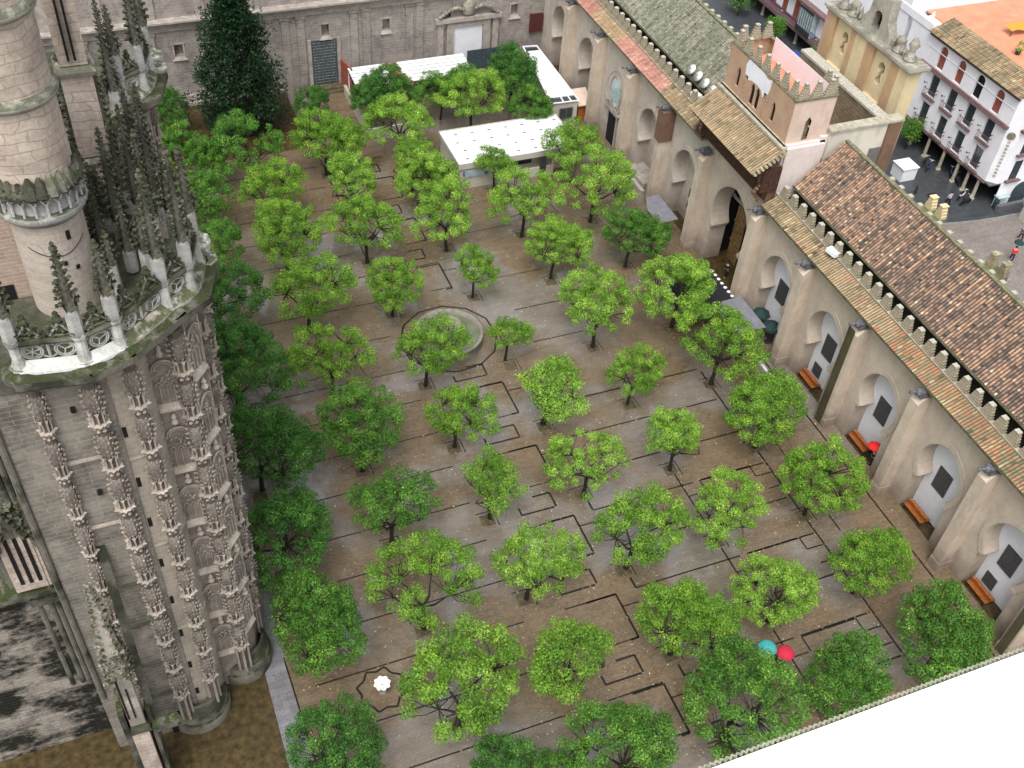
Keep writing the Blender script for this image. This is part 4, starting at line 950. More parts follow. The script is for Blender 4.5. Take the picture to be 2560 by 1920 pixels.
# ------------------------------------------------------------------ far wall building
def farwall():
    o = thing('sacristy_building', 'long grey stone building with pilasters and small niches closing the far side', 'building', (20, 109.3, 0)); Y = 109.3
    NW = [(9.3, 6.3), (25.0, 6.6), (31.9, 6.4), (39.1, 6.3), (47.3, 6.3)]
    holes = [[(x-.42, z-.62), (x+.42, z-.62), (x+.42, z+.7), (x-.42, z+.7)] for x, z in NW]
    m = MB(); m.flatpoly([(-40, 0), (56, 0), (56, 9.7), (-40, 9.7)], holes, lambda u, w: (u, Y, w))
    for h in holes:
        for i in range(4):
            a, b = h[i], h[(i+1) % 4]; m.quad((a[0], Y, a[1]), (b[0], Y, b[1]), (b[0], Y+0.6, b[1]), (a[0], Y+0.6, a[1]), 0.3)
        m.quad(*[(u, Y+0.6, w) for u, w in h])
    part(m, 'wall', M['farwall'], o)
    for x, z in NW:
        f = MB(); f.box(x-.62, Y-.06, z-.7, x-.44, Y, z+.9); f.box(x+.44, Y-.06, z-.7, x+.62, Y, z+.9); f.box(x-.75, Y-.1, z+.72, x+.75, Y, z+.9)
        f.add([(x-.75, Y-.28, z-1.0), (x+.75, Y-.28, z-1.0), (x+.5, Y-.05, z-.62), (x-.5, Y-.05, z-.62), (x-.75, Y, z-1.0), (x+.75, Y, z-1.0)], [(0, 1, 2, 3), (0, 4, 5, 1)]); part(f, 'niche_window', M['fartrim'], o)
    for x in [-9, -4.5, 0.0, 4.2, 6.6, 12.2, 14.8, 20.6, 22.3, 28.2, 29.6, 34.6, 35.8]:
        part(MB().box(x-.42, Y-.16, 0, x+.42, Y-.002, 8.3).box(x-.55, Y-.24, 8.3, x+.55, Y-.004, 8.6), 'pilaster', M['farwall'], o)
    m = MB(); m.box(-40, Y-.18, 8.62, 40, Y, 9.2); m.box(-40, Y-.55, 9.5, 40, Y, 9.75); m.box(-40, Y-.9, 9.75, 40, Y+.2, 9.95); m.box(-40, Y-.32, 9.2, 40, Y, 9.5); part(m, 'cornice', M['fartrim'], o)
    part(MB().box(-40, Y-.25, 0, 20, Y, 1.1).box(-40, Y-.5, 0, 20, Y-.25, .35), 'plinth', M['fartrim'], o)
    m = MB(); m.box(-40, Y+0.15, 9.7, 56, Y+1, 22); part(m, 'upper_wall', M['farwall'], o)
    m = MB()
    for x in range(-38, 56, 5): m.box(x-.5, Y-.0, 9.9, x+.5, Y+.15, 22)
    part(m, 'upper_pilasters', M['fartrim'], o)
    # notice-board-like slate door with pale carved lines
    d = part(MB().box(23.35, Y-.1, 0.1, 26.15, Y-.02, 5.55), 'tall_slate_door', M['greydoor'], o)
    m = MB(); rnd = random.Random(3)
    for i in range(15):
        z = 0.5+i*0.34
        x = 23.5
        while x < 25.9:
            w = rnd.uniform(.08, .32); m.box(x, Y-.125, z-.022, min(26.0, x+w), Y-.102, z+.022, rnd.random()); x += w+rnd.uniform(.05, .14)
    q = m.build('studs', M['fartrim'], d)
    part(MB().box(22.9, Y-.16, 0, 23.3, Y, 5.7), 'door_jamb', M['fartrim'], o); part(MB().box(26.2, Y-.16, 0, 26.6, Y, 5.7), 'door_jamb', M['fartrim'], o)
    # big doorway with white blind and broken pediment
    part(MB().box(39.9, Y-.12, 0, 43.4, Y-.02, 5.2), 'white_blind', M['white'], o)
    m = MB(); m.box(39.0, Y-.35, 0, 39.85, Y, 5.6); m.box(43.45, Y-.35, 0, 44.3, Y, 5.6); m.box(39.0, Y-.38, 5.25, 44.3, Y, 5.75); m.box(37.9, Y-.3, 0, 38.6, Y, 5.9); m.box(44.6, Y-.3, 0, 45.3, Y, 5.9); m.box(37.6, Y-.6, 5.9, 45.6, Y, 6.4); part(m, 'door_surround', M['fartrim'], o)
    m = MB(); m.smooth = True
    for s in (-1, 1):
        for k in range(9):
            a = k/8; m.lathe(41.6+s*(3.4-2.6*a), Y-.35, [(0.06, 6.4+.9*math.sin(a*2.2)), (0.34, 6.6+.9*math.sin(a*2.2)), (0.06, 6.85+.9*math.sin(a*2.2))], 8)
    m.lathe(41.6, Y-.3, [(0.3, 6.4), (0.75, 6.8), (0.7, 7.6), (0.85, 7.9), (0.2, 8.3)], 12, sy=0.5); part(m, 'carved_pediment', M['carved'], o)
    part(MB().box(49.3, Y-.35, 3.4, 50.9, Y-.05, 5.6), 'dark_red_shutter', M['reddoor'], o)
farwall()
# things by the far wall
m = MB(); m.box(-0.05, -1.3, 0, 0.1, 1.3, 3.2, 0.5); m.box(0.1, -1.2, 0.2, 0.18, -0.05, 3.0, 0.9); m.box(0.1, 0.1, 0.2, 0.18, 1.2, 3.0, 0.7)
o = tag(m.build('door_leaf', M['shutter']), 'open red-brown timber door leaf standing right of the tall slate door', 'door'); o.location = (26.75, 107.7, 0); o.rotation_euler = (0, 0, R(12))
tag(MB().box(22.9, 107.3, 0, 26.5, 109.0, .16).box(23.2, 107.9, .16, 26.2, 109.0, .32).build('stone_steps', M['pit']), 'low reddish steps in front of the tall slate door', 'steps')

# ------------------------------------------------------------------ garden enclosure: pavilions, fence, low wall
def pavilion():
    o = thing('pavilion', 'white flat-roofed exhibition pavilion with cream walls among the orange trees', 'pavilion', (38.7, 89, 0)); x0, x1, y0, y1, h = 32.3, 45.4, 85.7, 92.0, 3.0
    part(MB().box(x0+.15, y0+.1, 0, 36.4, y1-.1, h-.3).box(36.4, y0+1.0, 0, x1-.2, y1-.1, h-.3).box(36.4, y0+.1, 0, 42.6, y0+.22, 1.1).box(42.6, y0+.1, 0, 42.8, y0+.3, h-.3), 'wall', M['cream'], o)
    m = MB(); m.box(x0, y0, h-.3, x1, y1, h-.02); part(m, 'roof', M['whiteroof'], o)
    m = MB(); m.box(x0-.06, y0-.06, h-.55, x1+.06, y0, h+.10); m.box(x0-.06, y1, h-.35, x1+.06, y1+.06, h+.10); m.box(x0-.06, y0, h-.35, x0, y1, h+.10); m.box(x1, y0, h-.35, x1+.06, y1, h+.10); part(m, 'fascia', M['cream'], o)
    m = MB(); rnd = random.Random(1)
    for i in range(7):
        for j in range(4): m.box(x0+1.0+i*1.85+.3*(j % 2), y0+.8+j*1.5, h-.02, x0+1.35+i*1.85+.3*(j % 2), y0+.95+j*1.5, h+.02)
    part(m, 'roof_fixings', M['lead'], o)
    s = part(MB().box(x0+.6, y0+.02, 1.35, x0+3.2, y0+.09, 2.1), 'sign_panel', M['glassblue'], o)
    MB().box(x0+.45, y0-.0, 1.6, x0+.62, y0+.02, 2.1).box(x0+2.75, y0-.0, 1.45, x0+3.1, y0+.018, 1.75).build('sign_emblem', M['blue_sign'], s)
    m = MB()
    for i in range(34): m.box(x0+.2+i*0.12, y0+.085, 0.02, x0+.23+i*0.12, y0+.10, h-.6)
    part(m, 'wall_ribs', M['cream'], o)
    part(MB().box(41.2, y0+.05, .3, 41.9, y0+.1, 2.4).box(37.4, y0+.95, 1.2, 40.6, y0+1.0, 2.3), 'window', M['glass'], o)
pavilion()
def leanto():
    o = thing('lean_to', 'long narrow white glazed roof running beside the far arcade bays', 'pavilion', (47.8, 100, 0))
    m = MB(); m.add([(46.0, 94.2, 0), (49.0, 94.0, 0), (49.0, 94.0, 2.9), (46.0, 94.2, 2.9), (47.7, 106.6, 0), (49.2, 106.4, 0), (49.2, 106.4, 2.9), (47.7, 106.6, 2.9)], [(0, 1, 2, 3), (0, 3, 7, 4), (1, 5, 6, 2), (4, 7, 6, 5)]); part(m, 'wall', M['cream'], o)
    m = MB(); m.add([(45.9, 95.3, 3.02), (49.05, 95.2, 3.02), (49.2, 105.3, 3.02), (47.6, 105.4, 3.02)], [(0, 1, 2, 3)]); part(m, 'roof', M['whiteroof'], o)
    part(MB().add([(45.9, 94.2, 2.9), (49.05, 94.0, 2.9), (49.2, 106.4, 2.9), (47.6, 106.6, 2.9)], [(0, 1, 2, 3)]), 'roof_glass', M['glass'], o)
    m = MB()
    for a, b in (((45.85, 94.1), (49.05, 93.95)), ((49.05, 93.95), (49.25, 106.5)), ((45.85, 94.1), (47.6, 106.7)), ((47.6, 106.7), (49.25, 106.5)), ((45.9, 95.3), (49.1, 95.2)), ((47.6, 105.4), (49.2, 105.3)), ((47.3, 94.0), (47.4, 95.3)), ((48.2, 94.0), (48.25, 95.3))): m.tube((*a, 2.98), (*b, 2.98), 0.08, n=4)
    part(m, 'roof_frame', M['plastic_white'], o)
    w = part(MB().box(46.95, 93.93, 1.0, 48.35, 94.08, 2.2), 'window', M['glass'], o); MB().box(46.85, 93.9, .9, 48.45, 93.97, 1.0).box(46.85, 93.9, 2.2, 48.45, 93.97, 2.3).box(46.85, 93.9, 1, 46.95, 93.97, 2.2).box(48.35, 93.9, 1, 48.45, 93.97, 2.2).box(47.62, 93.9, 1, 47.7, 93.96, 2.2).build('window_frame', M['lead'], w)
leanto()
o = thing('cabinet', 'orange-brown wooden cabinet under a pinkish hood between pier and lean-to', 'cabinet', (50.0, 94.6, 0)); MB().box(-.7, -.4, 0, .9, 1.4, 2.2).build('body', M['bench'], o)
MB().add([(-.9, -.7, 2.3), (1.0, -.7, 2.3), (1.0, 1.9, 2.9), (-.9, 1.9, 2.9), (-.9, -.7, 2.2), (1.0, -.7, 2.2)], [(0, 1, 2, 3), (0, 4, 5, 1)]).build('hood', M['pink'], o)
def shed(x0, x1, lab, y0=103.2, y1=107.1):
    o = thing('shelter', lab, 'shelter', ((x0+x1)/2, 105, 0)); m = MB()
    n = 6
    for i in range(n): m.box(x0, y0+i*(y1-y0)/n, 2.7+.05*i, x1, y0+(i+1)*(y1-y0)/n-.08, 2.78+.05*i)
    part(m, 'roof', M['whiteroof'], o); part(MB().box(x0, y0+.1, 2.6, x1, y1, 2.68), 'roof_beams', M['lead'], o)
    for x in (x0+.1, x1-.1):
        for y in (y0+.1, y1-.1): part(MB().box(x-.05, y-.05, 0, x+.05, y+.05, 2.65), 'post', M['plastic_white'], o)
shed(26.7, 30.9, 'white slatted shelter roof behind the dark orange trees, left of the brown creeper'); shed(32.3, 40.2, 'wide white slatted shelter roof right of the brown creeper', 103.0, 107.0)
# brown creeper between shelters
m = MB(); rnd = random.Random(8)
for i in range(1300):
    y = rnd.uniform(102.3, 107.2); x = 31.6+(107-y)*0.16+rnd.gauss(0, .3); z = rnd.uniform(.3, 3.1); a = rnd.uniform(0, 6.28); l = rnd.uniform(.1, .25)
    m.add([(x+math.cos(a)*l, y+math.sin(a)*l, z), (x-math.sin(a)*l*.4, y+math.cos(a)*l*.4, z+.06), (x-math.cos(a)*l, y-math.sin(a)*l, z), (x+math.sin(a)*l*.4, y-math.cos(a)*l*.4, z+.05)], [(0, 1, 2, 3)], rnd.random())
cm = NT('creeper_leaf'); CM = cm.fin(cm.ramp(cm.attr(), [(0, (0.10, 0.035, 0.02)), (.6, (0.30, 0.13, 0.06)), (.9, (0.4, 0.3, 0.1)), (1, (.6, .55, .4))]), 0.7)
c = thing('creeper', 'brown withered creeper hanging between the two white shelters', 'plant', (31.8, 104.8, 0)); part(m, 'foliage', CM, c); part(MB().tube((31.6, 107, 0), (31.7, 106.5, 2.7), .05).tube((31.7, 106.5, 2.7), (32.3, 102.6, 2.6), .04), 'stem', BARK, c)
m = MB()
for i in range(30): m.box(41.3+i*.19, 108.2-.02*(i % 2), 0, 41.3+i*.19+.17, 108.3, 2.5+.0*i, .5)
tag(m.build('fence', M['greydoor']), 'dark slate board fence in front of the big doorway', 'fence')
o = thing('low_wall', 'low cream garden wall at the left corner of the orange tree enclosure', 'wall', (26.4, 99, 0)); part(MB().box(26.2, 97.5, 0, 26.45, 107, 1.0).box(26.45, 97.5, 0, 32.0, 97.7, 1.0), 'wall', M['cream'], o); part(MB().box(26.15, 97.4, 1.0, 26.5, 107, 1.06), 'coping', M['coping'], o)
tag(MB().box(-.25, -.35, 0, .25, .35, .8).box(-.28, -.38, .8, .28, .38, .86).build('electric_box', M['glassblue'], loc=(10.8, 42.6, 0)), 'small pale metal box beside a bright green orange tree', 'box')
tag(MB().box(-.5, -.4, 0, .5, .4, .7).box(-.55, -.45, .7, .55, .45, .78).build('stone_block', M['cream'], loc=(22.6, 79.6, 0)), 'small pale stone block on the paving between two orange trees', 'block')

# ------------------------------------------------------------------ fountain
fo = thing('fountain', 'large round stone fountain basin with green water and central bowl', 'fountain', (24.0, 64.9, 0))
m = MB(); m.smooth = True; m.lathe(0, 0, [(3.0, 0), (2.95, .85), (3.02, .92), (3.02, 1.05), (2.72, 1.05), (2.7, .3)], 48, cap=False); m.build('basin', M['basin'], fo)
m = MB(); m.lathe(0, 0, [(0.01, .62), (2.71, .62)], 48, cap=False); m.build('water', M['water'], fo)
m = MB(); m.smooth = True; m.lathe(0, 0, [(.5, .3), (.45, .6), (.2, .8), (.18, 1.4), (.35, 1.55), (1.0, 1.85), (1.05, 1.95), (.95, 1.93), (.3, 1.75)], 20, cap=False); m.build('upper_bowl', M['basin'], fo)
fo = thing('fountain', 'small white scalloped marble bowl on a pedestal inside a star-shaped channel', 'fountain', (8.95, 34.55, 0))
m = MB(); n = 16; P = []
for r, z, amp in [(.16, .75, 0), (.30, .8, .03), (.48, .95, .08), (.52, 1.0, .09), (.44, .98, .07), (.28, .9, .03), (.05, .88, 0)]:
    for i in range(48): a = 2*math.pi*i/48; q = r*(1+amp*math.cos(8*a)); P.append((q*math.cos(a), q*math.sin(a), z))
m.add(P, [(k*48+i, k*48+(i+1) % 48, (k+1)*48+(i+1) % 48, (k+1)*48+i) for k in range(6) for i in range(48)]); m.build('bowl', M['marble'], fo)
MB().lathe(0, 0, [(.3, 0), (.28, .1), (.14, .2), (.12, .6), (.18, .76)], 12).build('pedestal', M['basin'], fo)

# ------------------------------------------------------------------ canopies by the gate
o = thing('canopy', 'square black canopy frame on posts edged with small white plates before the gate', 'canopy', (46.6, 61.4, 0))
m = MB(); m.box(-2.4, -2.5, 2.3, 2.6, 2.6, 2.36); m.build('cover', M['cloth_black'], o)
for i in range(9):
    for (x, y) in ((-2.45, -2.4+i*.62), (2.6, -2.4+i*.62), (-2.3+i*.6, -2.55), (-2.3+i*.6, 2.6)): MB().obox((x, y, 2.42), .26, .26, .05, R(20)).build('edge_plate', M['plastic_white'], o)
for x in (-2.3, 0, 2.5):
    for y in (-2.4, 2.5): MB().tube((x, y, 0), (x, y, 2.35), .05).build('post', M['iron'], o)
for (c0, c1, lab) in (((46.9, 55.6), (49.75, 59.7), 'grey sheet canopy at the foot of the pier nearer than the gate'), ((47.7, 71.9), (49.7, 75.9), 'grey sheet canopy at the foot of the pier beyond the gate')):
    o = thing('canopy', lab, 'canopy', (c0[0], c0[1], 0)); dx, dy = c1[0]-c0[0], c1[1]-c0[1]
    m = MB(); m.add([(0, 0, 2.45), (dx, -.2, 2.7), (dx, dy, 2.7), (dx*.35, dy+.1, 2.5), (0, dy*.6, 2.42), (0, 0, 2.38), (dx, -.2, 2.62), (dx, dy, 2.62), (dx*.35, dy+.1, 2.42), (0, dy*.6, 2.34)], [(0, 1, 2, 3, 4), (9, 8, 7, 6, 5), (0, 5, 6, 1), (0, 4, 9, 5), (4, 3, 8, 9), (3, 2, 7, 8), (1, 6, 7, 2)]); m.build('sheet', M['greyroof'], o)
    m = MB()
    for i in range(3): MB().box(.05, dy*i*.28, 0, .13, dy*i*.28+.08, 2.4).build('post', M['iron'], o)
    MB().box(.3, .3, 0, dx-.4, dy*.5, 1.0).build('counter', M['lead'], o)
for (x, y, lab, r) in ((51.0, 57.9, 'open dark green parasol top beside the white niche wall, farther one', .85), (51.0, 56.1, 'dark green parasol nearer the pier, with crumpled cover', .9)):
    o = thing('parasol', lab, 'parasol', (x, y, 0), 0, 'dark parasols at the arcade'); m = MB(); m.lathe(0, 0, [(r, 1.75), (r*.9, 1.95), (r*.4, 2.2), (.05, 2.35)], 8); m.build('cover', M['cloth_darkgreen'], o); MB().tube((0, 0, 0), (0, 0, 2.2), .035).box(-.25, -.25, 0, .25, .25, .1).build('pole', M['iron'], o)
tag(MB().box(-.1, -1.4, 0, .12, 1.4, .12).box(-.12, -1.4, .12, .14, 1.4, .16).build('metal_threshold', M['chrome'], loc=(48.9, 52.6, 0)), 'long low metal strip on the paving by the arcade', 'strip')
# ------------------------------------------------------------------ people
def skin_body(name, joints, edges, mat, parent):
    me = bpy.data.meshes.new(name); me.from_pydata([j[0] for j in joints], edges, []); o = bpy.data.objects.new(name, me); COL.objects.link(o)
    s = o.modifiers.new('skin', 'SKIN'); sv = me.skin_vertices[0].data
    for i, j in enumerate(joints): sv[i].radius = (j[1], j[1]*j[2] if len(j) > 2 else j[1])
    sv[0].use_root = True
    b = o.modifiers.new('sub', 'SUBSURF'); b.levels = 1; b.render_levels = 1
    me.materials.append(mat); o.parent = parent; return o
def person(loc, rz, label, top, legs, umb=None, stride=0.22, hair='hair', arm_up=True, group=None):
    t = thing('person', label, 'person', loc, rz, group)
    J = [((0, 0, .95), .15, .75), ((.0, .09, .92), .10), ((stride, .10, .50), .068), ((stride*.7, .10, .08), .05), ((stride*.7+.16, .10, .04), .04),
         ((.0, -.09, .92), .10), ((-stride*.3, -.10, .50), .068), ((-stride, -.10, .10), .05), ((-stride+.15, -.10, .04), .04),
         ((0, 0, 1.18), .13, .8), ((0, 0, 1.42), .15, .6), ((0, 0, 1.52), .06), ((0.01, 0, 1.60), .075), ((0.02, 0, 1.70), .095),
         ((0, .19, 1.42), .06), ((.03, .27, 1.16), .045), ((.12, .24, .95), .034), ((.14, .23, .87), .03),
         ((0, -.19, 1.42), .06), ((.1, -.24, 1.20), .045), ((.26, -.12, 1.30), .034) if umb else ((.08, -.24, .95), .034), ((.28, -.1, 1.38), .03) if umb else ((.12, -.24, .87), .03)]
    E = [(0, 1), (1, 2), (2, 3), (3, 4), (0, 5), (5, 6), (6, 7), (7, 8), (0, 9), (9, 10), (10, 11), (11, 12), (12, 13), (10, 14), (14, 15), (15, 16), (16, 17), (10, 18), (18, 19), (19, 20), (20, 21)]
    skin_body('body', J, E, M['skin'], t)
    K = [((0, 0, .93), .175, .8), ((0, 0, 1.18), .155, .85), ((0, 0, 1.42), .175, .65), ((0, .2, 1.42), .08), ((.03, .28, 1.16), .062), ((.11, .25, .98), .05), ((0, -.2, 1.42), .08), ((.1, -.25, 1.2), .062), J[20] if False else (J[20][0], .05)]
    skin_body('jacket', K, [(0, 1), (1, 2), (2, 3), (3, 4), (4, 5), (2, 6), (6, 7), (7, 8)], M[top], t)
    L = [((0, 0, .98), .16, .8), ((0, .09, .90), .115), ((stride, .10, .50), .085), ((stride*.7, .10, .12), .07), ((0, -.09, .90), .115), ((-stride*.3, -.10, .50), .085), ((-stride, -.10, .13), .07)]
    skin_body('trousers', L, [(0, 1), (1, 2), (2, 3), (0, 4), (4, 5), (5, 6)], M[legs], t)
    m = MB(); m.smooth = True; m.lathe(-.01, 0, [(.09, 1.66), (.115, 1.73), (.10, 1.80), (.05, 1.84), (.01, 1.85)], 12); m.build('hair', M[hair], t)
    m = MB(); m.box(.10, .025, 1.70, .118, .05, 1.715).box(.10, -.05, 1.70, .118, -.025, 1.715); m.add([(.11, -.015, 1.66), (.11, .015, 1.66), (.135, 0, 1.665), (.11, 0, 1.70)], [(0, 1, 2), (0, 2, 3), (1, 3, 2)]); m.build('face', M['hair'], t)
    return t
def umbrella(loc, mat, label, r=.58, tilt=(0, 0)):
    o = thing('umbrella', label, 'umbrella', loc); o.rotation_euler = (R(tilt[0]), R(tilt[1]), 0)
    m = MB(); n = 8; P = []
    for k, (rr_, z) in enumerate([(.02, .30), (.2, .275), (.4, .2), (.52, .09), (.58, 0.0)]):
        for i in range(16): a = 2*math.pi*i/16; q = rr_*(r/.58)*(1 if i % 2 == 0 or k < 3 else .95); P.append((q*math.cos(a), q*math.sin(a), z))
    m.add(P, [(k*16+i, k*16+(i+1) % 16, (k+1)*16+(i+1) % 16, (k+1)*16+i) for k in range(4) for i in range(16)]); m.build('canopy', M[mat], o)
    m = MB(); m.tube((0, 0, .38), (0, 0, -.62), .012); m.tube((0, 0, -.62), (.04, 0, -.68), .016); m.build('shaft', M['iron'], o)
    m = MB()
    for i in range(8): a = 2*math.pi*i/8; m.tube((0, 0, .05), (r*.6*math.cos(a), r*.6*math.sin(a), .16), .005, n=4)
    m.build('ribs', M['iron'], o); return o
person((51.35, 40.75, 0), R(200), 'person in black under a bright red umbrella by the arcade bench', 'cloth_black', 'cloth_black', True); umbrella((51.3, 40.95, 2.02), 'cloth_red', 'bright red umbrella held beside the arcade bench')
person((34.35, 27.35, 0), R(60), 'person in black under a crimson umbrella among the near trees', 'cloth_black', 'cloth_black', True); umbrella((34.55, 27.3, 2.0), 'cloth_crimson', 'crimson umbrella beside the teal one on the courtyard', .62)
person((33.6, 27.9, 0), R(60), 'person in grey under a teal umbrella, half hidden by a tree', 'cloth_grey', 'cloth_navy', True); umbrella((33.6, 28.05, 1.95), 'cloth_teal', 'teal umbrella touching the crimson one beside a tree', .66)
person((52.6, 64.4, 0), R(180), 'person in a red top standing just inside the dark gate arch', 'cloth_red', 'cloth_navy'); person((53.4, 64.0, 0), R(150), 'person in navy standing behind the red-topped one in the gate', 'cloth_navy', 'cloth_black')
person((51.9, 65.3, 0), R(200), 'person in black at the front of the small group in the gate', 'cloth_black', 'cloth_black')
person((80.6, 68.7, 0), R(90), 'person in a pale blue shirt walking on the wet street', 'cloth_blue', 'cloth_black'); person((84.0, 61.4, 0.1), R(250), 'person in purple and black striding across the cobbled plaza', 'cloth_purple', 'cloth_black', stride=.3)
person((80.8, 58.9, 0.1), R(230), 'person in a red jacket near the right edge of the plaza', 'cloth_red', 'cloth_navy')
umbrella((81.1, 59.1, 2.1), 'cloth_darkgreen', 'dark green umbrella above the red jacket on the plaza', .5)

# ------------------------------------------------------------------ sill of the bell tower window under the camera
o = thing('window_sill', 'broad overexposed white ledge across the lower right corner', 'ledge', (1.0, -.3, 62.6))
part(MB().box(-1.0, -1.5, 62.3, 5.0, .495, 62.6), 'slab', M['sill'], o)
rp = MB(); x = -.6; i = 0
while x < 3.2:
    rp.tube((x, .497, 62.600), (x+.0055, .5015, 62.6015), .0019, n=5, t=(i % 3)/3, cap=False); rp.tube((x+.0055, .5015, 62.6015), (x+.0085, .498, 62.6035), .0017, n=5, t=.8, cap=False); x += .0085; i += 1
part(rp, 'twisted_cord', M['rope'], o)

# ------------------------------------------------------------------ street side: white house, balcony house, terraces
def white_house():
    o = thing('white_house', 'white four-storey corner house with arched attic openings and columned ground floor', 'building', (84, 75, 0))
    X = 84.0; y0, y1 = 68.3, 82.4; zb = 2.75; zt = 12.35
    wins = []
    for y in (79.9, 76.9, 73.9, 70.9):
        wins.append(('arch', y-.15, 9.35, 11.75, .56)); wins.append(('w', y-.35, 6.2, 8.6, .62)); wins.append(('w', y-.35 if y < 79 else y-.3, 2.95, 5.4, .62))
    holes = []
    for k, y, a, b, hw in wins:
        if k == 'arch': holes.append([(y-hw, a), (y+hw, a), (y+hw, b-.42)]+[(y+hw*math.cos(R(g)), b-.42+.5*math.sin(R(g))) for g in range(20, 180, 20)]+[(y-hw, b-.42)])
        else: holes.append([(y-hw, a), (y+hw, a), (y+hw, b), (y-hw, b)])
    m = MB(); m.flatpoly([(y0, zb), (y1, zb), (y1, zt), (y0, zt)], holes, lambda u, w: (X, u, w))
    for h in holes:
        for i in range(len(h)):
            a, b = h[i], h[(i+1) % len(h)]; m.quad((X, *a), (X, *b), (X+.3, *b), (X+.3, *a), .4)
    m.quad((X, y0, zb), (X+.9, y0-.9, zb), (X+.9, y0-.9, zt), (X, y0, zt)); m.quad((X+.9, y0-.9, zb), (X+16, y0-.9, zb), (X+16, y0-.9, zt), (X+.9, y0-.9, zt)); m.quad((X, y1, zb), (X+10, y1, zb), (X+10, y1, zt), (X, y1, zt)); m.box(X+.5, y0-.5, 0, X+12, y1, zb-.02) if False else None
    part(m, 'wall', M['housewhite'], o)
    for (k, y, a, b, hw), h in zip(wins, holes):
        if k == 'arch': part(MB().box(X+.22, y-hw-.03, a-.05, X+.32, y+hw+.03, b+.06), 'shutter', M['dark'] if abs(y-73.75) < .1 else M['shutter'], o)
        else:
            g = part(MB().box(X+.22, y-hw-.03, a-.05, X+.32, y+hw+.03, b+.06), 'window', M['glass'], o)
            part(MB().box(X-.32, y-hw-.35, a-.2, X+.05, y+hw+.35, a-.04), 'balcony_ledge', M['redledge'], o)
            r = MB()
            for i in range(9): r.box(X-.28, y-hw-.3+i*(2*hw+.6)/8-.012, a-.04, X-.26, y-hw-.3+i*(2*hw+.6)/8+.012, a+.75)
            r.box(X-.29, y-hw-.32, a+.72, X-.25, y+hw+.32, a+.78); r.box(X-.29, y-hw-.32, a+.7, X, y-hw-.28, a+.78); r.box(X-.29, y+hw+.28, a+.7, X, y+hw+.32, a+.78); part(r, 'railing', M['redledge'], o)
            for s in (-1, 1): part(MB().tube((X, y+s*(hw+.3), a+1.2), (X-.4, y+s*(hw+.38), a+1.25), .03).box(X-.46, y+s*(hw+.38)-.06, a+1.2, X-.38, y+s*(hw+.38)+.06, a+1.36), 'lantern_bracket', M['iron'], o)
    m = MB()
    for z, d in ((9.05, .4), (9.2, .28), (12.2, .2), (zb-.1, .22)): m.box(X-d, y0-.1, z-.14, X+.02, y1, z)
    m.box(X+.85, y0-1.3, 8.92, X+16, y0-.88, 9.2)
    part(m, 'cornice', M['redledge'], o)
    part(MB().box(X-.04, y0+.1, 10.9, X-.002, y1, 11.0), 'moulding', M['white'], o)
    for y in (69.0, 70.6, 72.3, 74.7, 77.3, 80.0, 82.2): part(MB().lathe(X+.05, y, [(.3, 0), (.3, .15), (.2, .25), (.17, 2.3), (.26, 2.5), (.3, 2.62)], 10), 'column', M['coping'], o)
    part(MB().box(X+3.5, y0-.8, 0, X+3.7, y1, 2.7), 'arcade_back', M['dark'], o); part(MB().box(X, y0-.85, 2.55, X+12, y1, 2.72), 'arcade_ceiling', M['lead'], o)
    # south side windows
    for x in (X+2.6, X+6.0):
        for a, b in ((9.3, 11.5), (6.2, 8.5), (3.1, 5.3)):
            part(MB().box(x-.5, y0-.93, a, x+.5, y0-.86, b), 'window', M['glass'], o); part(MB().box(x-.9, y0-1.3, a-.2, x+.9, y0-.9, a-.05), 'balcony_ledge', M['redledge'], o)
    part(MB().box(X+1.4, y0-1.0, 0, X+16, y0-.92, 2.7), 'ground_floor_wall', M['housewhite'], o)
    dr = MB(); dr.flatpoly([(X+3.4, 0), (X+5.6, 0), (X+5.6, 1.4)]+[(X+4.5+1.1*math.cos(R(g)), 1.4+1.1*math.sin(R(g))) for g in range(15, 180, 15)]+[(X+3.4, 1.4)], [], lambda u, w: (u, y0-1.03, w)); part(dr, 'arched_door', M['greydoor'], o)
    pl = MB(); pl.lathe(0, 0, [(.42, 0), (.42, .05)], 16); pl.v = [(X+.45-.71*(z+.02)+.71*a*.0-.0, y0-.45+a*.71 if False else y0-.45-.71*(z+.02), 8.3+b) if False else (X+.40+a*.70-.02, y0-.47-a*.70-.02, 8.3+b) for a, b, z in pl.v]; part(pl, 'round_plaque', M['coping'], o)
    rn = random.Random(6); sn = MB()
    for i in range(11): z = 7.6-i*.4; sn.obox((X+.43, y0-.50, z), .28, .04, .2, R(-45), rn.random())
    part(sn, 'hanging_sign', M['coping'], o)
    W, l = slope(X-.5, 12.45, X+2.3, 13.55); m = MB(); tile_roof(m, (X-.5, y0-.3, 12.45), (0, 1, 0), W, 56, 6, y1-y0+.3, l, random.Random(4), -.05); part(m, 'roof', M['tile_buff'], o)
    part(MB().box(X+2.3, y0-.9, 12.3, X+16, y1+9, 12.45), 'roof_terrace', M['terracotta'], o)
    part(MB().box(X-.1, y1, 12.3, X+.5, y1+9, 13.1), 'terrace_parapet', M['housewhite'], o)
    part(MB().box(X, y1, 0, X+3, y1+3.2, 12.3), 'annex', M['housewhite'], o)
    for yy in (y1+1.5, y1+5.0):
        u = MB(); u.smooth = True; u.lathe(X+.9, yy, [(.16, 12.5), (.2, 12.7), (.08, 12.9), (.22, 13.3), (.1, 13.5), (.02, 13.75)], 10); part(u, 'urn', M['marble'], o)
white_house()
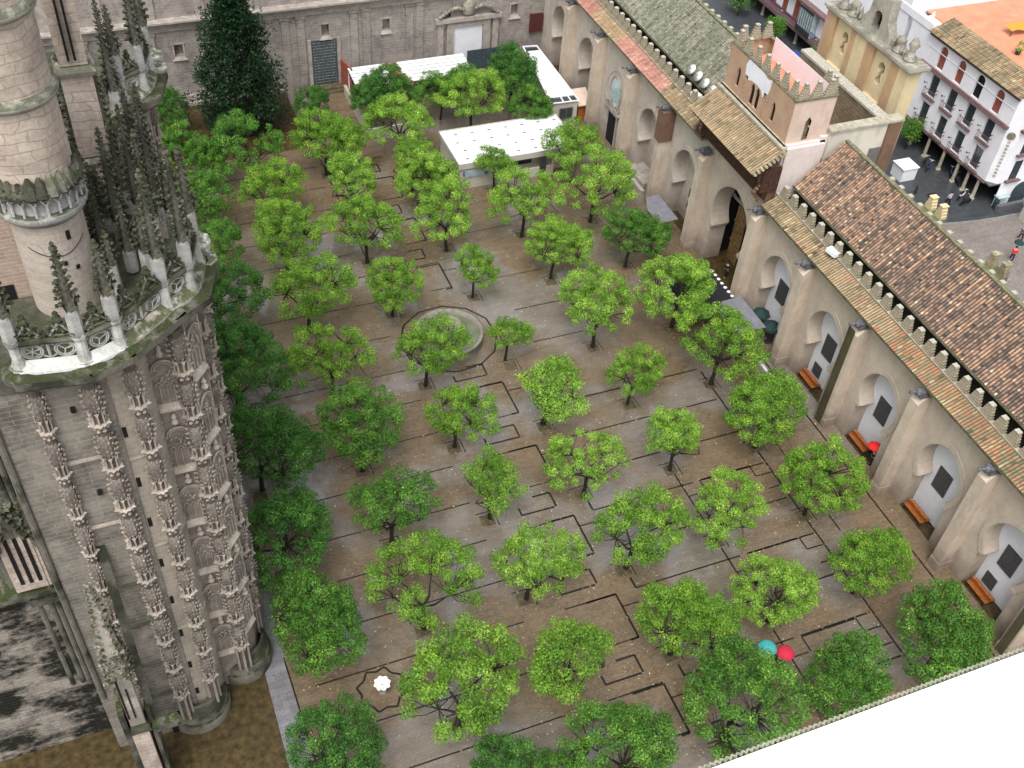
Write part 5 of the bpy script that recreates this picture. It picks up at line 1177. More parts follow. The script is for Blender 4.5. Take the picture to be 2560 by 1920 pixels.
def terrace_things():
    rnd = random.Random(12)
    o = thing('awning', 'faded yellow-brown awning on the terracotta roof terrace', 'awning', (94, 79.5, 11.6)); m = MB()
    for i in range(14): m.quad((-2.6+i*.4, -.6, 1.5+.12*math.sin(i)), (-2.2+i*.4, -.6, 1.5+.12*math.sin(i+1)), (-2.2+i*.4, .7, 1.7), (-2.6+i*.4, .7, 1.7), .5)
    m.build('cloth', M['ochre_leaf'], o)
    for x in (-2.5, 2.8): MB().tube((x, -.5, 0), (x, -.5, 1.5), .05).build('post', M['iron'], o)
    o = thing('paddling_pool', 'round bright blue paddling pool propped on the roof terrace', 'pool', (94.8, 75.0, 12.45)); mm = MB(); mm.lathe(0, 0, [(.9, 0), (.95, .1)], 24); T = Matrix.Rotation(R(-40), 3, 'Y'); mm.v = [tuple(T @ Vector(v)+Vector((0, 0, .8))) for v in mm.v]; mm.build('pool', M['tarp_blue'], o); MB().box(.9, -1.6, 0, 1.1, 1.8, 2.2).build('panel', M['housewhite'], o)
    for i, (x, y, s, l) in enumerate(((89.6, 75.6, .5, 'pale green shrub beside the tiled roof ridge'), (92.5, 71.0, .45, 'small yellow-green shrub on the terracotta terrace'), (96.5, 73.0, .6, 'potted plants beside the blue pool'))):
        p = thing('potted_shrub', l, 'plant', (x, y, 12.45)); f = MB()
        for k in range(260):
            q = Vector((rnd.gauss(0, 1), rnd.gauss(0, 1), rnd.gauss(0, 1))).normalized()*s*rnd.random()**.4; leaf_quad(f, q+Vector((0, 0, s+.4)), q.normalized(), Vector((0, 0, 1)), .16, .05, rnd.random())
        f.build('foliage', LEAF[1 if i < 2 else 3], p); MB().lathe(0, 0, [(.22, 0), (.3, .45)], 10).build('pot', M['iron'], p)
terrace_things()
def balcony_house():
    o = thing('white_house', 'white town house with glazed bay and long balcony at the top of the picture', 'building', (84, 104, 0)); X = 84.0
    m = MB(); m.box(X, 86.5, 2.6, X+12, 125, 14); part(m, 'wall', M['housewhite'], o)
    part(MB().box(X-.9, 87.5, 1.9, X+.1, 125, 2.35), 'balcony_slab', M['redledge'], o); part(MB().box(X-.9, 87.5, 5.6, X+.1, 125, 5.9), 'upper_balcony_slab', M['redledge'], o)
    r = MB()
    for i in range(150): r.box(X-.87, 87.6+i*.25, 2.35, X-.85, 87.6+i*.25+.03, 3.3)
    r.box(X-.89, 87.5, 3.3, X-.84, 125, 3.36); part(r, 'railing', M['cloth_purple'], o)
    b = part(MB().box(X-1.0, 100.6, 2.4, X, 103.4, 5.5), 'glazed_bay', M['glassblue'], o); g = MB()
    for i in range(7): g.box(X-1.05-o.location.x+o.location.x, 100.6+i*.46, 2.4, X-1.0, 100.66+i*.46, 5.5)
    g.box(X-1.06, 100.5, 2.4, X-1.0, 103.5, 3.1); g.box(X-1.06, 100.5, 5.3, X-1.0, 103.5, 5.6); q = g.build('bay_frame', M['iron'], b); 
    for y in (98.2, 105.3, 107.8, 110.3, 113.0): part(MB().box(X-.04, y-.5, 2.4, X, y+.5, 5.1), 'shutter', M['shutter'] if y > 100 else M['glass'], o)
    for y in range(88, 124, 4): part(MB().lathe(X+.0, y, [(.28, 0), (.2, .2), (.18, 2.2), (.28, 2.5)], 10), 'column', M['coping'], o)
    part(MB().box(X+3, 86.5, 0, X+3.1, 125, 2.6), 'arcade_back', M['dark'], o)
balcony_house()
def street_tree(x, y, s, lab):
    rnd = random.Random(int(x*7+y)); t = thing('street_tree', lab, 'tree', (x, y, 0)); f = MB(); w = MB(); w.tube((0, 0, 0), (0, 0, 2.0), .1, .07)
    for _ in range(70):
        q = Vector((rnd.gauss(0, 1), rnd.gauss(0, 1), rnd.gauss(0, .9))).normalized()*rnd.uniform(.4, 1); p = Vector((q.x*s, q.y*s, 2.6+q.z*s*.9)); w.tube((0, 0, 1.9), p, .03, .01, 4, cap=False); b = rnd.random()
        for _ in range(34):
            d = Vector((rnd.gauss(0, 1), rnd.gauss(0, 1), rnd.gauss(0, 1))).normalized(); leaf_quad(f, p+d*.3*s*rnd.random()**.4, d, Vector((0, 0, 1)), .17, .05, min(1, .5*b+rnd.uniform(0, .5)))
    f.build('crown', LEAF[2], t); w.build('trunk', BARK, t)
street_tree(83.0, 79.2, 1.35, 'small street tree beside the left end of the columned white house')
street_tree(82.0, 96.5, 1.3, 'street tree under the glazed bay behind the pale pink terrace'); street_tree(80.8, 104.5, 1.4, 'street tree behind the left corner of the crenellated tower'); street_tree(80.5, 112.5, 1.7, 'bushy street tree at the very top of the picture')
# parked bikes and cars under the arcade
def scooter(x, y, rz, lab, col):
    o = thing('parked_scooter', lab, 'scooter', (x, y, 0), rz, 'scooters parked by the columned house')
    for dx in (-.6, .6):
        m = MB(); m.lathe(0, 0, [(.16, -.06), (.27, -.05), (.27, .05), (.16, .06)], 14, cap=False); m.v = [(a+dx, c, b+.27) for a, b, c in m.v]; m.build('wheel', M['rubber'], o)
    m = MB(); m.smooth = True; m.lathe(0, 0, [(.05, .3), (.26, .38), (.28, .6), (.2, .78), (.05, .8)], 12, sx=2.0, sy=.7); m.build('body', M[col], o)
    MB().box(-.55, -.13, .76, .15, .13, .86).build('seat', M['rubber'], o); MB().tube((.55, 0, .3), (.38, 0, 1.05), .035).tube((.38, -.3, 1.05), (.38, .3, 1.05), .02).build('handlebar', M['chrome'], o); MB().lathe(.5, 0, [(.03, .82), (.09, .86), (.09, .95), (.03, .98)], 8).build('headlight', M['plastic_white'], o)
scooter(83.0, 75.9, R(40), 'dark scooter nearest the street tree by the columns', 'cloth_black'); scooter(82.9, 75.0, R(35), 'dark blue scooter just right of the one nearest the street tree', 'paint_blue')
scooter(84.6, 73.2, R(60), 'blue scooter between the middle columns', 'paint_blue'); scooter(84.4, 72.1, R(70), 'navy scooter right of the blue one between columns', 'cloth_navy')
scooter(83.0, 69.4, R(20), 'silver-faced scooter beside the corner column', 'chrome'); scooter(82.7, 68.4, R(10), 'black scooter with pale front nearest the plaza kerb', 'cloth_black')
def car(x, y, rz, lab, col):
    o = thing('parked_car', lab, 'car', (x, y, 0), rz); m = MB()
    prof = [(-2.1, .35), (-2.1, .85), (-1.5, .95), (-1.1, 1.4), (.5, 1.42), (1.15, .98), (2.0, .85), (2.1, .35)]
    n = len(prof); m.add([(a, -.82, b) for a, b in prof]+[(a, .82, b) for a, b in prof], [tuple(range(n)), tuple(range(2*n-1, n-1, -1))]+[(i, i+n, (i+1) % n+n, (i+1) % n) for i in range(n)]); m.build('body', M[col], o)
    MB().add([(-1.42, -.7, 1.0), (-1.42, .7, 1.0), (-1.12, .62, 1.36), (-1.12, -.62, 1.36)], [(0, 1, 2, 3)]).add([(1.13, -.7, 1.0), (1.13, .7, 1.0), (.56, .62, 1.39), (.56, -.62, 1.39)], [(0, 1, 2, 3)]).build('windows', M['glass'], o)
    for a in (-1.35, 1.35):
        for s in (-.8, .8):
            w = MB(); w.lathe(0, 0, [(.1, -.1), (.32, -.1), (.32, .1), (.1, .1)], 14); w.v = [(p+a, r_+s, q+.32) for p, q, r_ in w.v]; w.build('wheel', M['rubber'], o)
    for s in (-.6, .6): MB().box(2.02, s-.15, .6, 2.1, s+.15, .75).build('headlight', M['plastic_white'], o)
car(80.6, 99.5, R(95), 'dark blue parked car glimpsed behind the pale pink terrace', 'paint_blue')
tag(MB().box(78.3, 73.8, 0, 80.2, 75.6, 1.5).box(78.2, 73.7, 1.5, 80.3, 75.7, 1.58).build('kiosk', M['white']), 'white cube-shaped kiosk on the street behind the roof ridge', 'kiosk')
tag(MB().box(86.5, 61.5, .1, 89.5, 64.5, 1.9).box(86.4, 61.4, 1.9, 89.6, 64.6, 2.1).build('kiosk', M['cream']), 'pale kiosk at the right edge of the plaza', 'kiosk')
for i, (x, y) in enumerate(((78.6, 69.5), (78.7, 71.6), (78.8, 77.8))):
    b_ = MB(); b_.lathe(0, 0, [(.13, 0), (.13, .75), (.17, .8), (.12, .95)], 10); tag(b_.build('bollard', M['iron'], loc=(x, y, 0)), ['dark street bollard nearest the plaza kerb', 'middle dark bollard on the wet street', 'dark street bollard beyond the white kiosk'][i], 'bollard', 'bollards on the street')
m = MB(); m.box(85.0, 66.1, 0, 97, 66.5, .75); tag(m.build('barrier_wall', M['lead']), 'long low grey barrier beside the corner house', 'barrier')
o = thing('parasol_table', 'greenish parasol table beside the grey barrier', 'parasol', (85.4, 66.9, 0)); MB().lathe(0, 0, [(.3, 0), (.3, .9), (.2, 1.1)], 10).build('base', M['cloth_darkgreen'], o); MB().box(-.1, -.2, 1.2, 1.4, .6, 1.28).build('table_top', M['glassblue'], o)
tag(MB().box(79.7, 70.1, -.008, 81.0, 71.1, .0).build('manhole_cover', M['channel']), 'dark square manhole cover set in the wet street', 'manhole cover')

# ------------------------------------------------------------------ cathedral side (left)
cath = thing('cathedral', 'grey gothic cathedral flank with round turrets, carved shafts and pinnacles', 'building', (-3, 40, 0))
rnd = random.Random(21)
def cp(mb, name, mat): return part(mb, name, mat, cath)
# main masses
m = MB(); m.box(-7.2, 36.25, 0, -2.2, 52, 31.0); o_south = cp(m, 'south_wall', M['courses'])
m = MB()
for z in (25.8, 21.05, 15.9, 12.2, 8.2, 4.8):
    m = MB(); m.add([(-5.0, 36.25, z), (-2.6, 36.25, z), (-2.6, 36.13, z-.1), (-5.0, 36.13, z-.1), (-5.0, 36.13, z-.18), (-2.6, 36.13, z-.18)], [(3, 2, 1, 0), (4, 5, 2, 3)])
    cp(m, 'string_course', M['shaft' if z > 20 else 'deck'])
for z in (29.0, 23.4): cp(MB().box(-3.9, 36.1, z-.14, -3.7, 36.26, z+.14), 'putlog_hole', M['dark'])
cp(MB().box(-9.5, 37.8, 0, -7.2, 52, 29.5), 'recessed_wall', M['gothmoss'])  # recess shade put into the darker stone colour, also on its colonnettes
m = MB()
for x, y in ((-7.6, 37.5), (-7.95, 37.7), (-8.5, 37.75), (-7.0, 36.2)): m.tube((x, y, 6), (x, y, 30), .16, .16, 8)
for z in (14.5, 21.5, 27.5): m.box(-8.8, 37.3, z, -6.9, 37.8, z+.35)
cp(m, 'recess_colonnettes', M['gothmoss'])
# stair turret (smooth, with slit windows)
def turret(dx, dy, top=30.6):
    m = MB(); m.smooth = True; m.lathe(-2.0+dx, 38.0+dy, [(1.62, 0), (1.62, top)], 32, cap=False); t = cp(m, 'stair_turret', M['turret'])
    for z in (25.0, 18.3, 10.6): cp(MB().lathe(-2.0+dx, 38.0+dy, [(1.62, z-.2), (1.68, z-.14), (1.62, z)], 32, cap=False), 'turret_band', M['turret'])
    for z in (26.74, 23.22, 20.13, 16.7, 13.3, 10.0, 6.6, 3.6): cp(MB().box(-2.12+dx, 36.36+dy, z-.33, -1.93+dx, 36.5+dy, z+.33), 'slit_window', M['dark'])
    for c, r in (((-2.2, 37.4), 1.95), ((1.0, 39.9), 1.95)):
        m = MB(); m.smooth = True; m.lathe(c[0]+dx, c[1]+dy, [(r, 0), (r, .9), (r-.12, 1.0), (r-.12, 1.6), (r-.45, 2.3), (r-.5, 2.6)], 28, cap=False); cp(m, 'moulded_base', M['gothmoss'])
turret(0, 0); turret(0.5, 17.6)
# carved portal body between shafts
def body(dx, dy):
    pts = [(-0.95, 37.6), (-0.55, 38.35), (1.2, 38.35), (2.0, 39.3), (2.35, 40.6), (2.35, 43.0), (1.2, 45.5), (-2, 46), (-2.2, 38)]
    cp(MB().prism([(a+dx, b+dy) for a, b in pts], 0, 30.6), 'portal_body', M['shaft'])
body(0, 0); body(.5, 17.6)
cp(MB().box(-2.2, 45.5, 0, -.2, 57, 30), 'portal_wall', M['gothic'])
# a shaft: stacked canopies, slotted niches and corbels
def shaft_mesh(z0, z1, mod, r=.36, n=6, seed=1, spikes=True):
    rnd = random.Random(seed); m = MB(); z = z1
    m.lathe(0, 0, [(r*.62, z0-2.2), (r*.62, z1+.4)], 8, .02)  # near-black core paints shade into the gaps of the carving
    for k in range(5): a = 2*math.pi*k/5; m.tube((r*.8*math.cos(a), r*.8*math.sin(a), z0-2.3), (r*.8*math.cos(a), r*.8*math.sin(a), z0+.8), .09, .075, 5, .6)
    while z > z0+mod*.6:
        # canopy with crockets
        H = mod*.45
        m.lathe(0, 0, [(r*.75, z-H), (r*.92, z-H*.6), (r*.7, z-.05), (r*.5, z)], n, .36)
        lev = 8
        for j in range(lev):
            zz = z-.12-j*H/lev; rr_ = r*(.78+.22*math.sin(j/lev*3.1))
            for i in range(8):
                a = 2*math.pi*(i+.5*(j % 2))/8; ca, sa = math.cos(a), math.sin(a); w = .058; o_ = .12
                zj = zz+rnd.uniform(-.04, .04); p = Vector((rr_*ca, rr_*sa, zj)); s = Vector((-sa, ca, 0))*w*rnd.uniform(.7, 1.5); o_ = rnd.uniform(.07, .15)
                m.add([p-s+Vector((0, 0, -.1)), p+s+Vector((0, 0, -.1)), p+Vector((ca*.02, sa*.02, .07)), p+Vector((ca*o_, sa*o_, .02))], [(0, 1, 3), (1, 2, 3), (2, 0, 3)], rnd.uniform(.4, .9))
        # hanging points
        for i in range(8):
            a = 2*math.pi*i/8; ca, sa = math.cos(a), math.sin(a); p = Vector((r*.98*ca, r*.98*sa, z-H)); s = Vector((-sa, ca, 0))*.11
            m.add([p-s, p+s, p+Vector((ca*.03, sa*.03, -.24))], [(0, 1, 2)], .9)
        # slender colonnettes
        zz0 = z-H; zz1 = z-mod*.74
        for i in range(8): a = 2*math.pi*i/8; m.tube((r*.74*math.cos(a), r*.74*math.sin(a), zz1), (r*.74*math.cos(a), r*.74*math.sin(a), zz0), .052, n=4, t=.75, cap=False)
        # corbel with flaring star points
        m.lathe(0, 0, [(r*.4, zz1-mod*.14), (r*1.05, zz1-.05), (r*1.08, zz1), (r*.6, zz1+.03)], n, .85)
        for i in range(6):
            a = 2*math.pi*(i+.5)/6; ca, sa = math.cos(a), math.sin(a); s = Vector((-sa, ca, 0))*.17; p = Vector((r*.8*ca, r*.8*sa, zz1+.03))
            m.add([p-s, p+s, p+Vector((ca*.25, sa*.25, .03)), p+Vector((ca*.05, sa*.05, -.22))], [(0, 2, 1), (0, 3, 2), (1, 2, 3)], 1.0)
        zz = zz1-mod*.14
        for i in range(6): a = 2*math.pi*i/6; m.lathe(r*.6*math.cos(a), r*.6*math.sin(a), [(.02, zz-.12), (.11, zz-.02), (.03, zz+.1)], 5, .8)
        z -= mod
    return m
def put_shafts(dx, dy, full=True):
    protoA = shaft_mesh(4.2, 30.4, 2.95, .43, seed=3).build('carved_shaft', M['shaft'], cath); protoA.location = (-2.9+dx-cath.location.x, 35.95+dy-cath.location.y, 0)
    S = [(-1.15, 36.55, 1.02), (2.30, 40.55, .95), (1.05, 38.1, 1.05), (-.75, 37.75, .78)]
    if full: S += [(2.75, 42.4, .8), (-5.05, 36.1, .8)]
    for (x, y, s) in S:
        o = protoA.copy(); COL.objects.link(o); o.parent = cath; o.location = (x+dx-cath.location.x, y+dy-cath.location.y, 0.0); o.scale = (s, s, 1); o.rotation_euler = (0, 0, random.Random(x).uniform(0, 1))
        if x == -5.05: o.location.z = 0
put_shafts(0, 0); put_shafts(.5, 17.6, False)
# blind arch niches with sills between the shafts
def niche_panel(dx, dy, ang, w, zs):
    T = Matrix.Rotation(ang, 3, 'Z')
    for z in zs:
        m = MB(); h = w/2
        m.box(-h, -.12, z+.1, -h+.07, .0, z+3.9, .9); m.box(h-.07, -.12, z+.1, h, 0, z+3.9, .9)
        m.add([(-h, 0, z+.25), (h, 0, z+.25), (h, -.22, z-.02), (-h, -.22, z-.02), (-h, -.22, z-.14), (h, -.22, z-.14)], [(3, 2, 1, 0), (4, 5, 2, 3)], 1.0)
        n = 10
        for rr_, yy, t_ in ((h*.82, -.14, 1.0), (h*.62, -.10, .8)):
            for k in range(n):
                a, b = math.pi*k/n, math.pi*(k+1)/n
                m.tube((rr_*math.cos(a), yy, z+2.5+rr_*1.15*math.sin(a)), (rr_*math.cos(b), yy, z+2.5+rr_*1.15*math.sin(b)), .05, n=4, t=t_)
        for s in (-.3, 0, .3): m.tube((s*h*1.6, -.06, z+.3), (s*h*1.6, -.06, z+1.5), .035, n=4, t=.9)
        for k in range(3):
            c = (-.5+.5*k)*h*1.05
            for q in range(6): a, b = math.pi*q/6, math.pi*(q+1)/6; m.tube((c+.2*h*math.cos(a), -.07, z+1.5+.25*math.sin(a)), (c+.2*h*math.cos(b), -.07, z+1.5+.25*math.sin(b)), .03, n=4, t=.9)
        for k in range(9): m.lathe(random.Random(k+int(z*9)).uniform(-h*.6, h*.6), -.08, [(.02, z+1.75+.07*k), (.09, z+1.82+.07*k), (.02, z+1.92+.07*k)], 5, .7)
        m.lathe(0, -.2, [(.12, z+3.45), (.2, z+3.6), (.1, z+3.8), (.14, z+3.95), (.03, z+4.15)], 7, .9)
        m.v = [tuple(T @ Vector(v) + Vector((dx, dy, 0))) for v in m.v]
        o = m.build('niche_tracery', M['shaft'], cath); o.location = (-cath.location.x, -cath.location.y, 0)
ZS = [26.0-.2, 21.5-.2, 17.1-.2, 12.7-.2, 8.3-.2, 4.0-.2]
niche_panel(.2, 38.33, 0, 1.35, ZS); niche_panel(1.75, 39.0, R(50), 1.2, [z+1.2 for z in ZS]); niche_panel(.7, 55.95, 0, 1.35, ZS[:3]); niche_panel(2.2, 56.6, R(50), 1.2, ZS[:3])
# crocketed pinnacle
def crockets(m, base, top, r, n, seed, size=.16, sides=8):
    rnd = random.Random(seed); b, t = Vector(base), Vector(top)
    for j in range(n):
        k = j/n; p = b.lerp(t, k); rr_ = r*(1-k)+.05
        for i in range(sides//2):
            a = math.pi*2*(i+.5*(j % 2)*.6)/(sides//2)+.4; ca, sa = math.cos(a), math.sin(a); q = p+Vector((ca*rr_, sa*rr_, 0)); s = size*(1-.45*k)*rnd.uniform(.8, 1.2)
            sv = Vector((-sa, ca, 0))*s*.5; out = Vector((ca, sa, 0))*s
            m.add([q-sv, q+sv, q+out+sv*.9+Vector((0, 0, s*.35)), q+out-sv*.9+Vector((0, 0, s*.35)), q+out*1.25+Vector((0, 0, -s*.25)), q+Vector((0, 0, -s*.5))], [(0, 1, 2, 3), (3, 2, 4), (0, 3, 4, 5), (1, 5, 4, 2)], rnd.uniform(.2, 1))
SXp = -.55
def pinnacle(x, y, z, h=4.6, w=.42, prism=1.3, seed=0, mat='gothmoss'):
    m = MB(); m.lathe(0, 0, [(w*.62, 0), (w*.62, prism), (w*.35, prism+.35)], 6, .8, a0=.3); o = cp(m, 'pinnacle_base', M['gothpale']); o.location = (x-cath.location.x, y-cath.location.y, z)
    m = MB(); m.lathe(0, 0, [(w*.5, prism*.7), (w*.5, prism+.4), (w*.42, prism+.9), (.05, h)], 8, .4, cap=False)
    for i in range(4):
        a = math.pi/2*i+.3; ca, sa = math.cos(a), math.sin(a); p = Vector((ca*w*.5, sa*w*.5, prism+.2)); s = Vector((-sa, ca, 0))*w*.45
        m.add([p-s, p+s, p+Vector((ca*.1, sa*.1, .8))], [(0, 1, 2)], .8)
    crockets(m, (0, 0, prism+.5), (0, 0, h), w*.5, int((h-prism)/.21), seed, .2)
    m.lathe(0, 0, [(.05, h-.05), (.17, h+.06), (.15, h+.14), (.04, h+.2), (.1, h+.3), (.02, h+.42)], 7, .5)
    q = cp(m, 'pinnacle', M[mat]); q.location = (x-cath.location.x, y-cath.location.y, z); return q
# balustrade
def balustrade(pts, z, dx=0, dy=0, h=1.55, seed=1, skipp=()):
    rnd = random.Random(seed); n = len(pts)
    for i in range(n-1):
        a, b = Vector((pts[i][0]+dx, pts[i][1]+dy, 0)), Vector((pts[i+1][0]+dx, pts[i+1][1]+dy, 0)); d = b-a; L = d.length; u = d/L; ang = math.atan2(u.y, u.x); nv = Vector((u.y, -u.x, 0))
        c = (a+b)/2; led = M['ledge'] if i < 2 and dy == 0 else M['gothic']
        m = MB(); T = Matrix.Rotation(ang, 3, 'Z')
        m.obox(c+Vector((0, 0, z+h-.1)), L+.2, .42, .2, ang, .8); m.obox(c+Vector((0, 0, z+h-.26)), L+.1, .3, .12, ang, .5); cp(m, 'top_rail', M['gothmoss'])
        m = MB(); m.add([a+Vector((0, 0, z+.35)), b+Vector((0, 0, z+.35)), b+nv*.42+Vector((0, 0, z+.02)), a+nv*.42+Vector((0, 0, z+.02)), a+nv*.42+Vector((0, 0, z-.12)), b+nv*.42+Vector((0, 0, z-.12))], [(3, 2, 1, 0), (4, 5, 2, 3)], 1.0); cp(m, 'sloped_ledge', led)
        m = MB(); m.obox(c+nv*.35+Vector((0, 0, z-.32)), L+.5, 1.05, .36, ang, .5); m.obox(c+nv*.25+Vector((0, 0, z-.62)), L+.3, .8, .26, ang, .6); cp(m, 'cornice', M['gothmoss'])
        m = MB()
        k = max(1, int(L/1.0)); hh = h-.75; s = L/k
        for j in range(k):
            cc = a+u*(s*(j+.5))+Vector((0, 0, z+.4+hh/2)); 
            for (rr_, tk) in ((min(s, hh)*.46, .045), (min(s, hh)*.36, .03)):
                for q in range(12):
                    g0, g1 = 2*math.pi*q/12, 2*math.pi*(q+1)/12
                    m.tube(cc+u*(rr_*1.12*math.cos(g0))+Vector((0, 0, rr_*1.05*math.sin(g0))), cc+u*(rr_*1.12*math.cos(g1))+Vector((0, 0, rr_*1.05*math.sin(g1))), tk, n=4, t=1.0, cap=False)
            for q in range(3 if (i+j) % 2 else 6):
                g = 2*math.pi*q/(3 if (i+j) % 2 else 6)+.3; rr_ = min(s, hh)*.36; m.tube(cc, cc+u*(rr_*math.cos(g))+Vector((0, 0, rr_*math.sin(g))), .035, n=4, t=.95, cap=False)
            for sg in (-1, 1): m.tube(cc+u*(sg*s*.5)+Vector((0, 0, -hh/2)), cc+u*(sg*s*.5)+Vector((0, 0, hh/2)), .06, n=5, t=1.0)
            for (su, sz) in ((-1, -1), (1, -1), (1, 1), (-1, 1)): m.tube(cc+u*(su*s*.3)+Vector((0, 0, sz*hh*.33)), cc+u*(su*s*.48)+Vector((0, 0, sz*hh*.5)), .04, n=4, t=.9, cap=False)
        cp(m, 'tracery_panel', M['gothpale'])
        # gablets over the rail, with moss finials
        for j in range(k):
            cc = a+u*(s*(j+.5))+Vector((0, 0, z+h)); m = MB(); w = s*.36
            P = [cc-u*w, cc+u*w, cc+Vector((0, 0, .62))]
            for q in range(3): m.tube(P[q], P[(q+1) % 3], .055, n=5, t=1.0)
            cp(m, 'gablet', M['gothpale']); m = MB(); crockets(m, cc-u*w*.8+Vector((0, 0, .15)), cc+Vector((0, 0, .75)), .08, 4, j+seed, .17); crockets(m, cc+u*w*.8+Vector((0, 0, .15)), cc+Vector((0, 0, .75)), .08, 4, j+seed+5, .17)
            m.lathe(cc.x, cc.y, [(.04, cc.z+.6), (.15, cc.z+.75), (.2, cc.z+.9), (.08, cc.z+1.0), (.13, cc.z+1.12), (.02, cc.z+1.25)], 7, .5); cp(m, 'gablet_finial', M['gothmoss'])
    for i, (x, y) in enumerate(pts):
        m = MB(); m.lathe(x+dx, y+dy, [(.62, z-.75), (.8, z-.5), (.86, z-.16), (.5, z+.0)], 8, .5, a0=.4); cp(m, 'cornice_block', M['gothmoss'])
        m = MB(); m.lathe(x+dx, y+dy, [(.34, z+.05), (.27, z+.35), (.23, z+.5), (.23, z+h-.35), (.32, z+h-.2), (.36, z+h)], 8, 1.0); m.lathe(x+dx, y+dy, [(.4, z-.1), (.4, z+.1)], 8, 1.0); cp(m, 'post', M['gothpale'])
        if i not in skipp: pinnacle(x+dx, y+dy, z+h, h=[4.6, 4.2, 3.6, 5.2, 5.6, 4.2][i % 6], w=.5, prism=1.15, seed=i+seed)
BP = [(-5.2, 36.15), (-2.7, 35.8), (-1.25, 36.35), (.95, 38.2), (2.15, 39.0), (2.75, 41.0)]
balustrade(BP, 32.0, seed=2)
balustrade(BP[1:], 32.0, .5, 17.6, seed=7)
cp(MB().prism([(-7.4, 36.3), (-2.7, 35.9), (-1.2, 36.5), (.95, 38.4), (2.1, 39.2), (2.7, 41), (2.7, 43.2), (-1.5, 46), (-7.4, 46)], 30.6, 31.4), 'corbel_table', M['deck'])
cp(MB().prism([(-2.2, 53.5), (-.7, 54.1), (1.45, 56), (2.6, 56.8), (3.2, 58.6), (3.2, 61), (-1, 63.5), (-5, 63.5)], 30.6, 31.4), 'corbel_table', M['deck'])
# white weathered caps of the corner shafts (octagonal)
for (x, y, z) in ((3.05, 41.2, 32.0), (3.0, 42.6, 32.0), (3.6, 58.9, 32.2), (3.6, 60.3, 32.2)):
    m = MB(); m.lathe(x, y, [(.5, z-.9), (.62, z-.25), (.66, z-.1), (.62, z)], 8, 1.0, a0=.4); cp(m, 'shaft_cap', M['gothpale'])
# arched screen between the turrets along the portal
for k in range(5):
    y = 43.8+k*2.3; m = MB(); 
    for q in range(10): a, b = math.pi*q/10, math.pi*(q+1)/10; m.tube((-.1, y+.85*math.cos(a), 28.8+1.4*math.sin(a)), (-.1, y+.85*math.cos(b), 28.8+1.4*math.sin(b)), .12, n=5, t=.8)
    crockets(m, (-.05, y, 30.0), (-.05, y, 32.8), .4, 9, k, .3); m.box(-.25, y-1.15, 22, .15, y-.9, 31.5, .6); cp(m, 'portal_gable', M['gothmoss'])
for (x, y, z, h, w, s) in ((-.2, 44.2, 31, 6.2, .6, 31), (.3, 46.6, 31, 5.0, .55, 32), (-.4, 49.5, 31, 6.5, .6, 33), (.2, 52.0, 31, 5.0, .5, 34), (1.2, 43.2, 31.5, 6.0, .55, 35), (-1.6, 43.6, 32, 5.4, .5, 36), (.6, 41.0, 31.5, 3.6, .5, 37), (-1.2, 47.5, 32, 7.2, .55, 38), (1.0, 55.0, 31.5, 6.4, .5, 39), (2.2, 45.0, 30.5, 4.4, .5, 40), (-.9, 40.4, 31.4, 3.2, .4, 41)): pinnacle(x, y, z, h, w, 1.6, s)
rq = random.Random(99)
for k in range(16):
    yy = rq.uniform(41.5, 51); xx = rq.uniform(-1.9, 1.9)+(yy-41)*0.03
    if abs(xx-SXp) < 1.3 and abs(yy-47.4) < 1.6: continue
    pinnacle(xx, yy, 30.6+rq.uniform(0, 1.2), rq.uniform(3.2, 6.6), rq.uniform(.42, .6), rq.uniform(1.0, 2.0), 60+k)
# upper round turret (smooth ashlar with collars and canopied gallery)
RX, RY = -2.95, 40.9
m = MB(); m.smooth = True; m.lathe(RX, RY, [(1.46, 31), (1.46, 36.6)], 40, cap=False); cp(m, 'round_turret', M['turretwarm'])
m = MB(); m.smooth = True; m.lathe(RX, RY, [(1.46, 36.2), (1.75, 36.5), (1.85, 36.7), (1.8, 36.85), (1.55, 36.9), (1.5, 38.0)], 40, cap=False); cp(m, 'collar', M['gothpale'])
m = MB()
for i in range(22):
    a = 2*math.pi*i/22; ca, sa = math.cos(a), math.sin(a); b = 2*math.pi*(i+.5)/22
    m.tube((RX+1.66*ca, RY+1.66*sa, 36.85), (RX+1.66*ca, RY+1.66*sa, 37.45), .055, n=5, t=1.0); m.tube((RX+1.66*ca, RY+1.66*sa, 37.4), (RX+1.78*math.cos(b), RY+1.78*math.sin(b), 37.85), .05, n=4, t=1.0)
    a2 = 2*math.pi*(i+1)/22; m.tube((RX+1.66*math.cos(a2), RY+1.66*math.sin(a2), 37.4), (RX+1.78*math.cos(b), RY+1.78*math.sin(b), 37.85), .05, n=4, t=1.0)
cp(m, 'gallery_arcade', M['gothpale'])
m = MB()
for i in range(26):
    a = 2*math.pi*i/26; k_ = rnd.uniform(.55, 1.2); m.lathe(RX+1.7*math.cos(a), RY+1.7*math.sin(a), [(.1, 37.7), (.3*k_, 37.9), (.26*k_, 38.1+.2*k_), (.08, 38.2+.5*k_)], 6, rnd.random()); crockets(m, (RX+1.72*math.cos(a), RY+1.72*math.sin(a), 37.8), (RX+1.72*math.cos(a), RY+1.72*math.sin(a), 38.5), .16, 3, i, .16)
m.lathe(RX, RY, [(1.86, 37.8), (1.95, 38.0), (1.7, 38.5)], 30, .5, cap=False); cp(m, 'canopy_crest', M['gothmoss'])
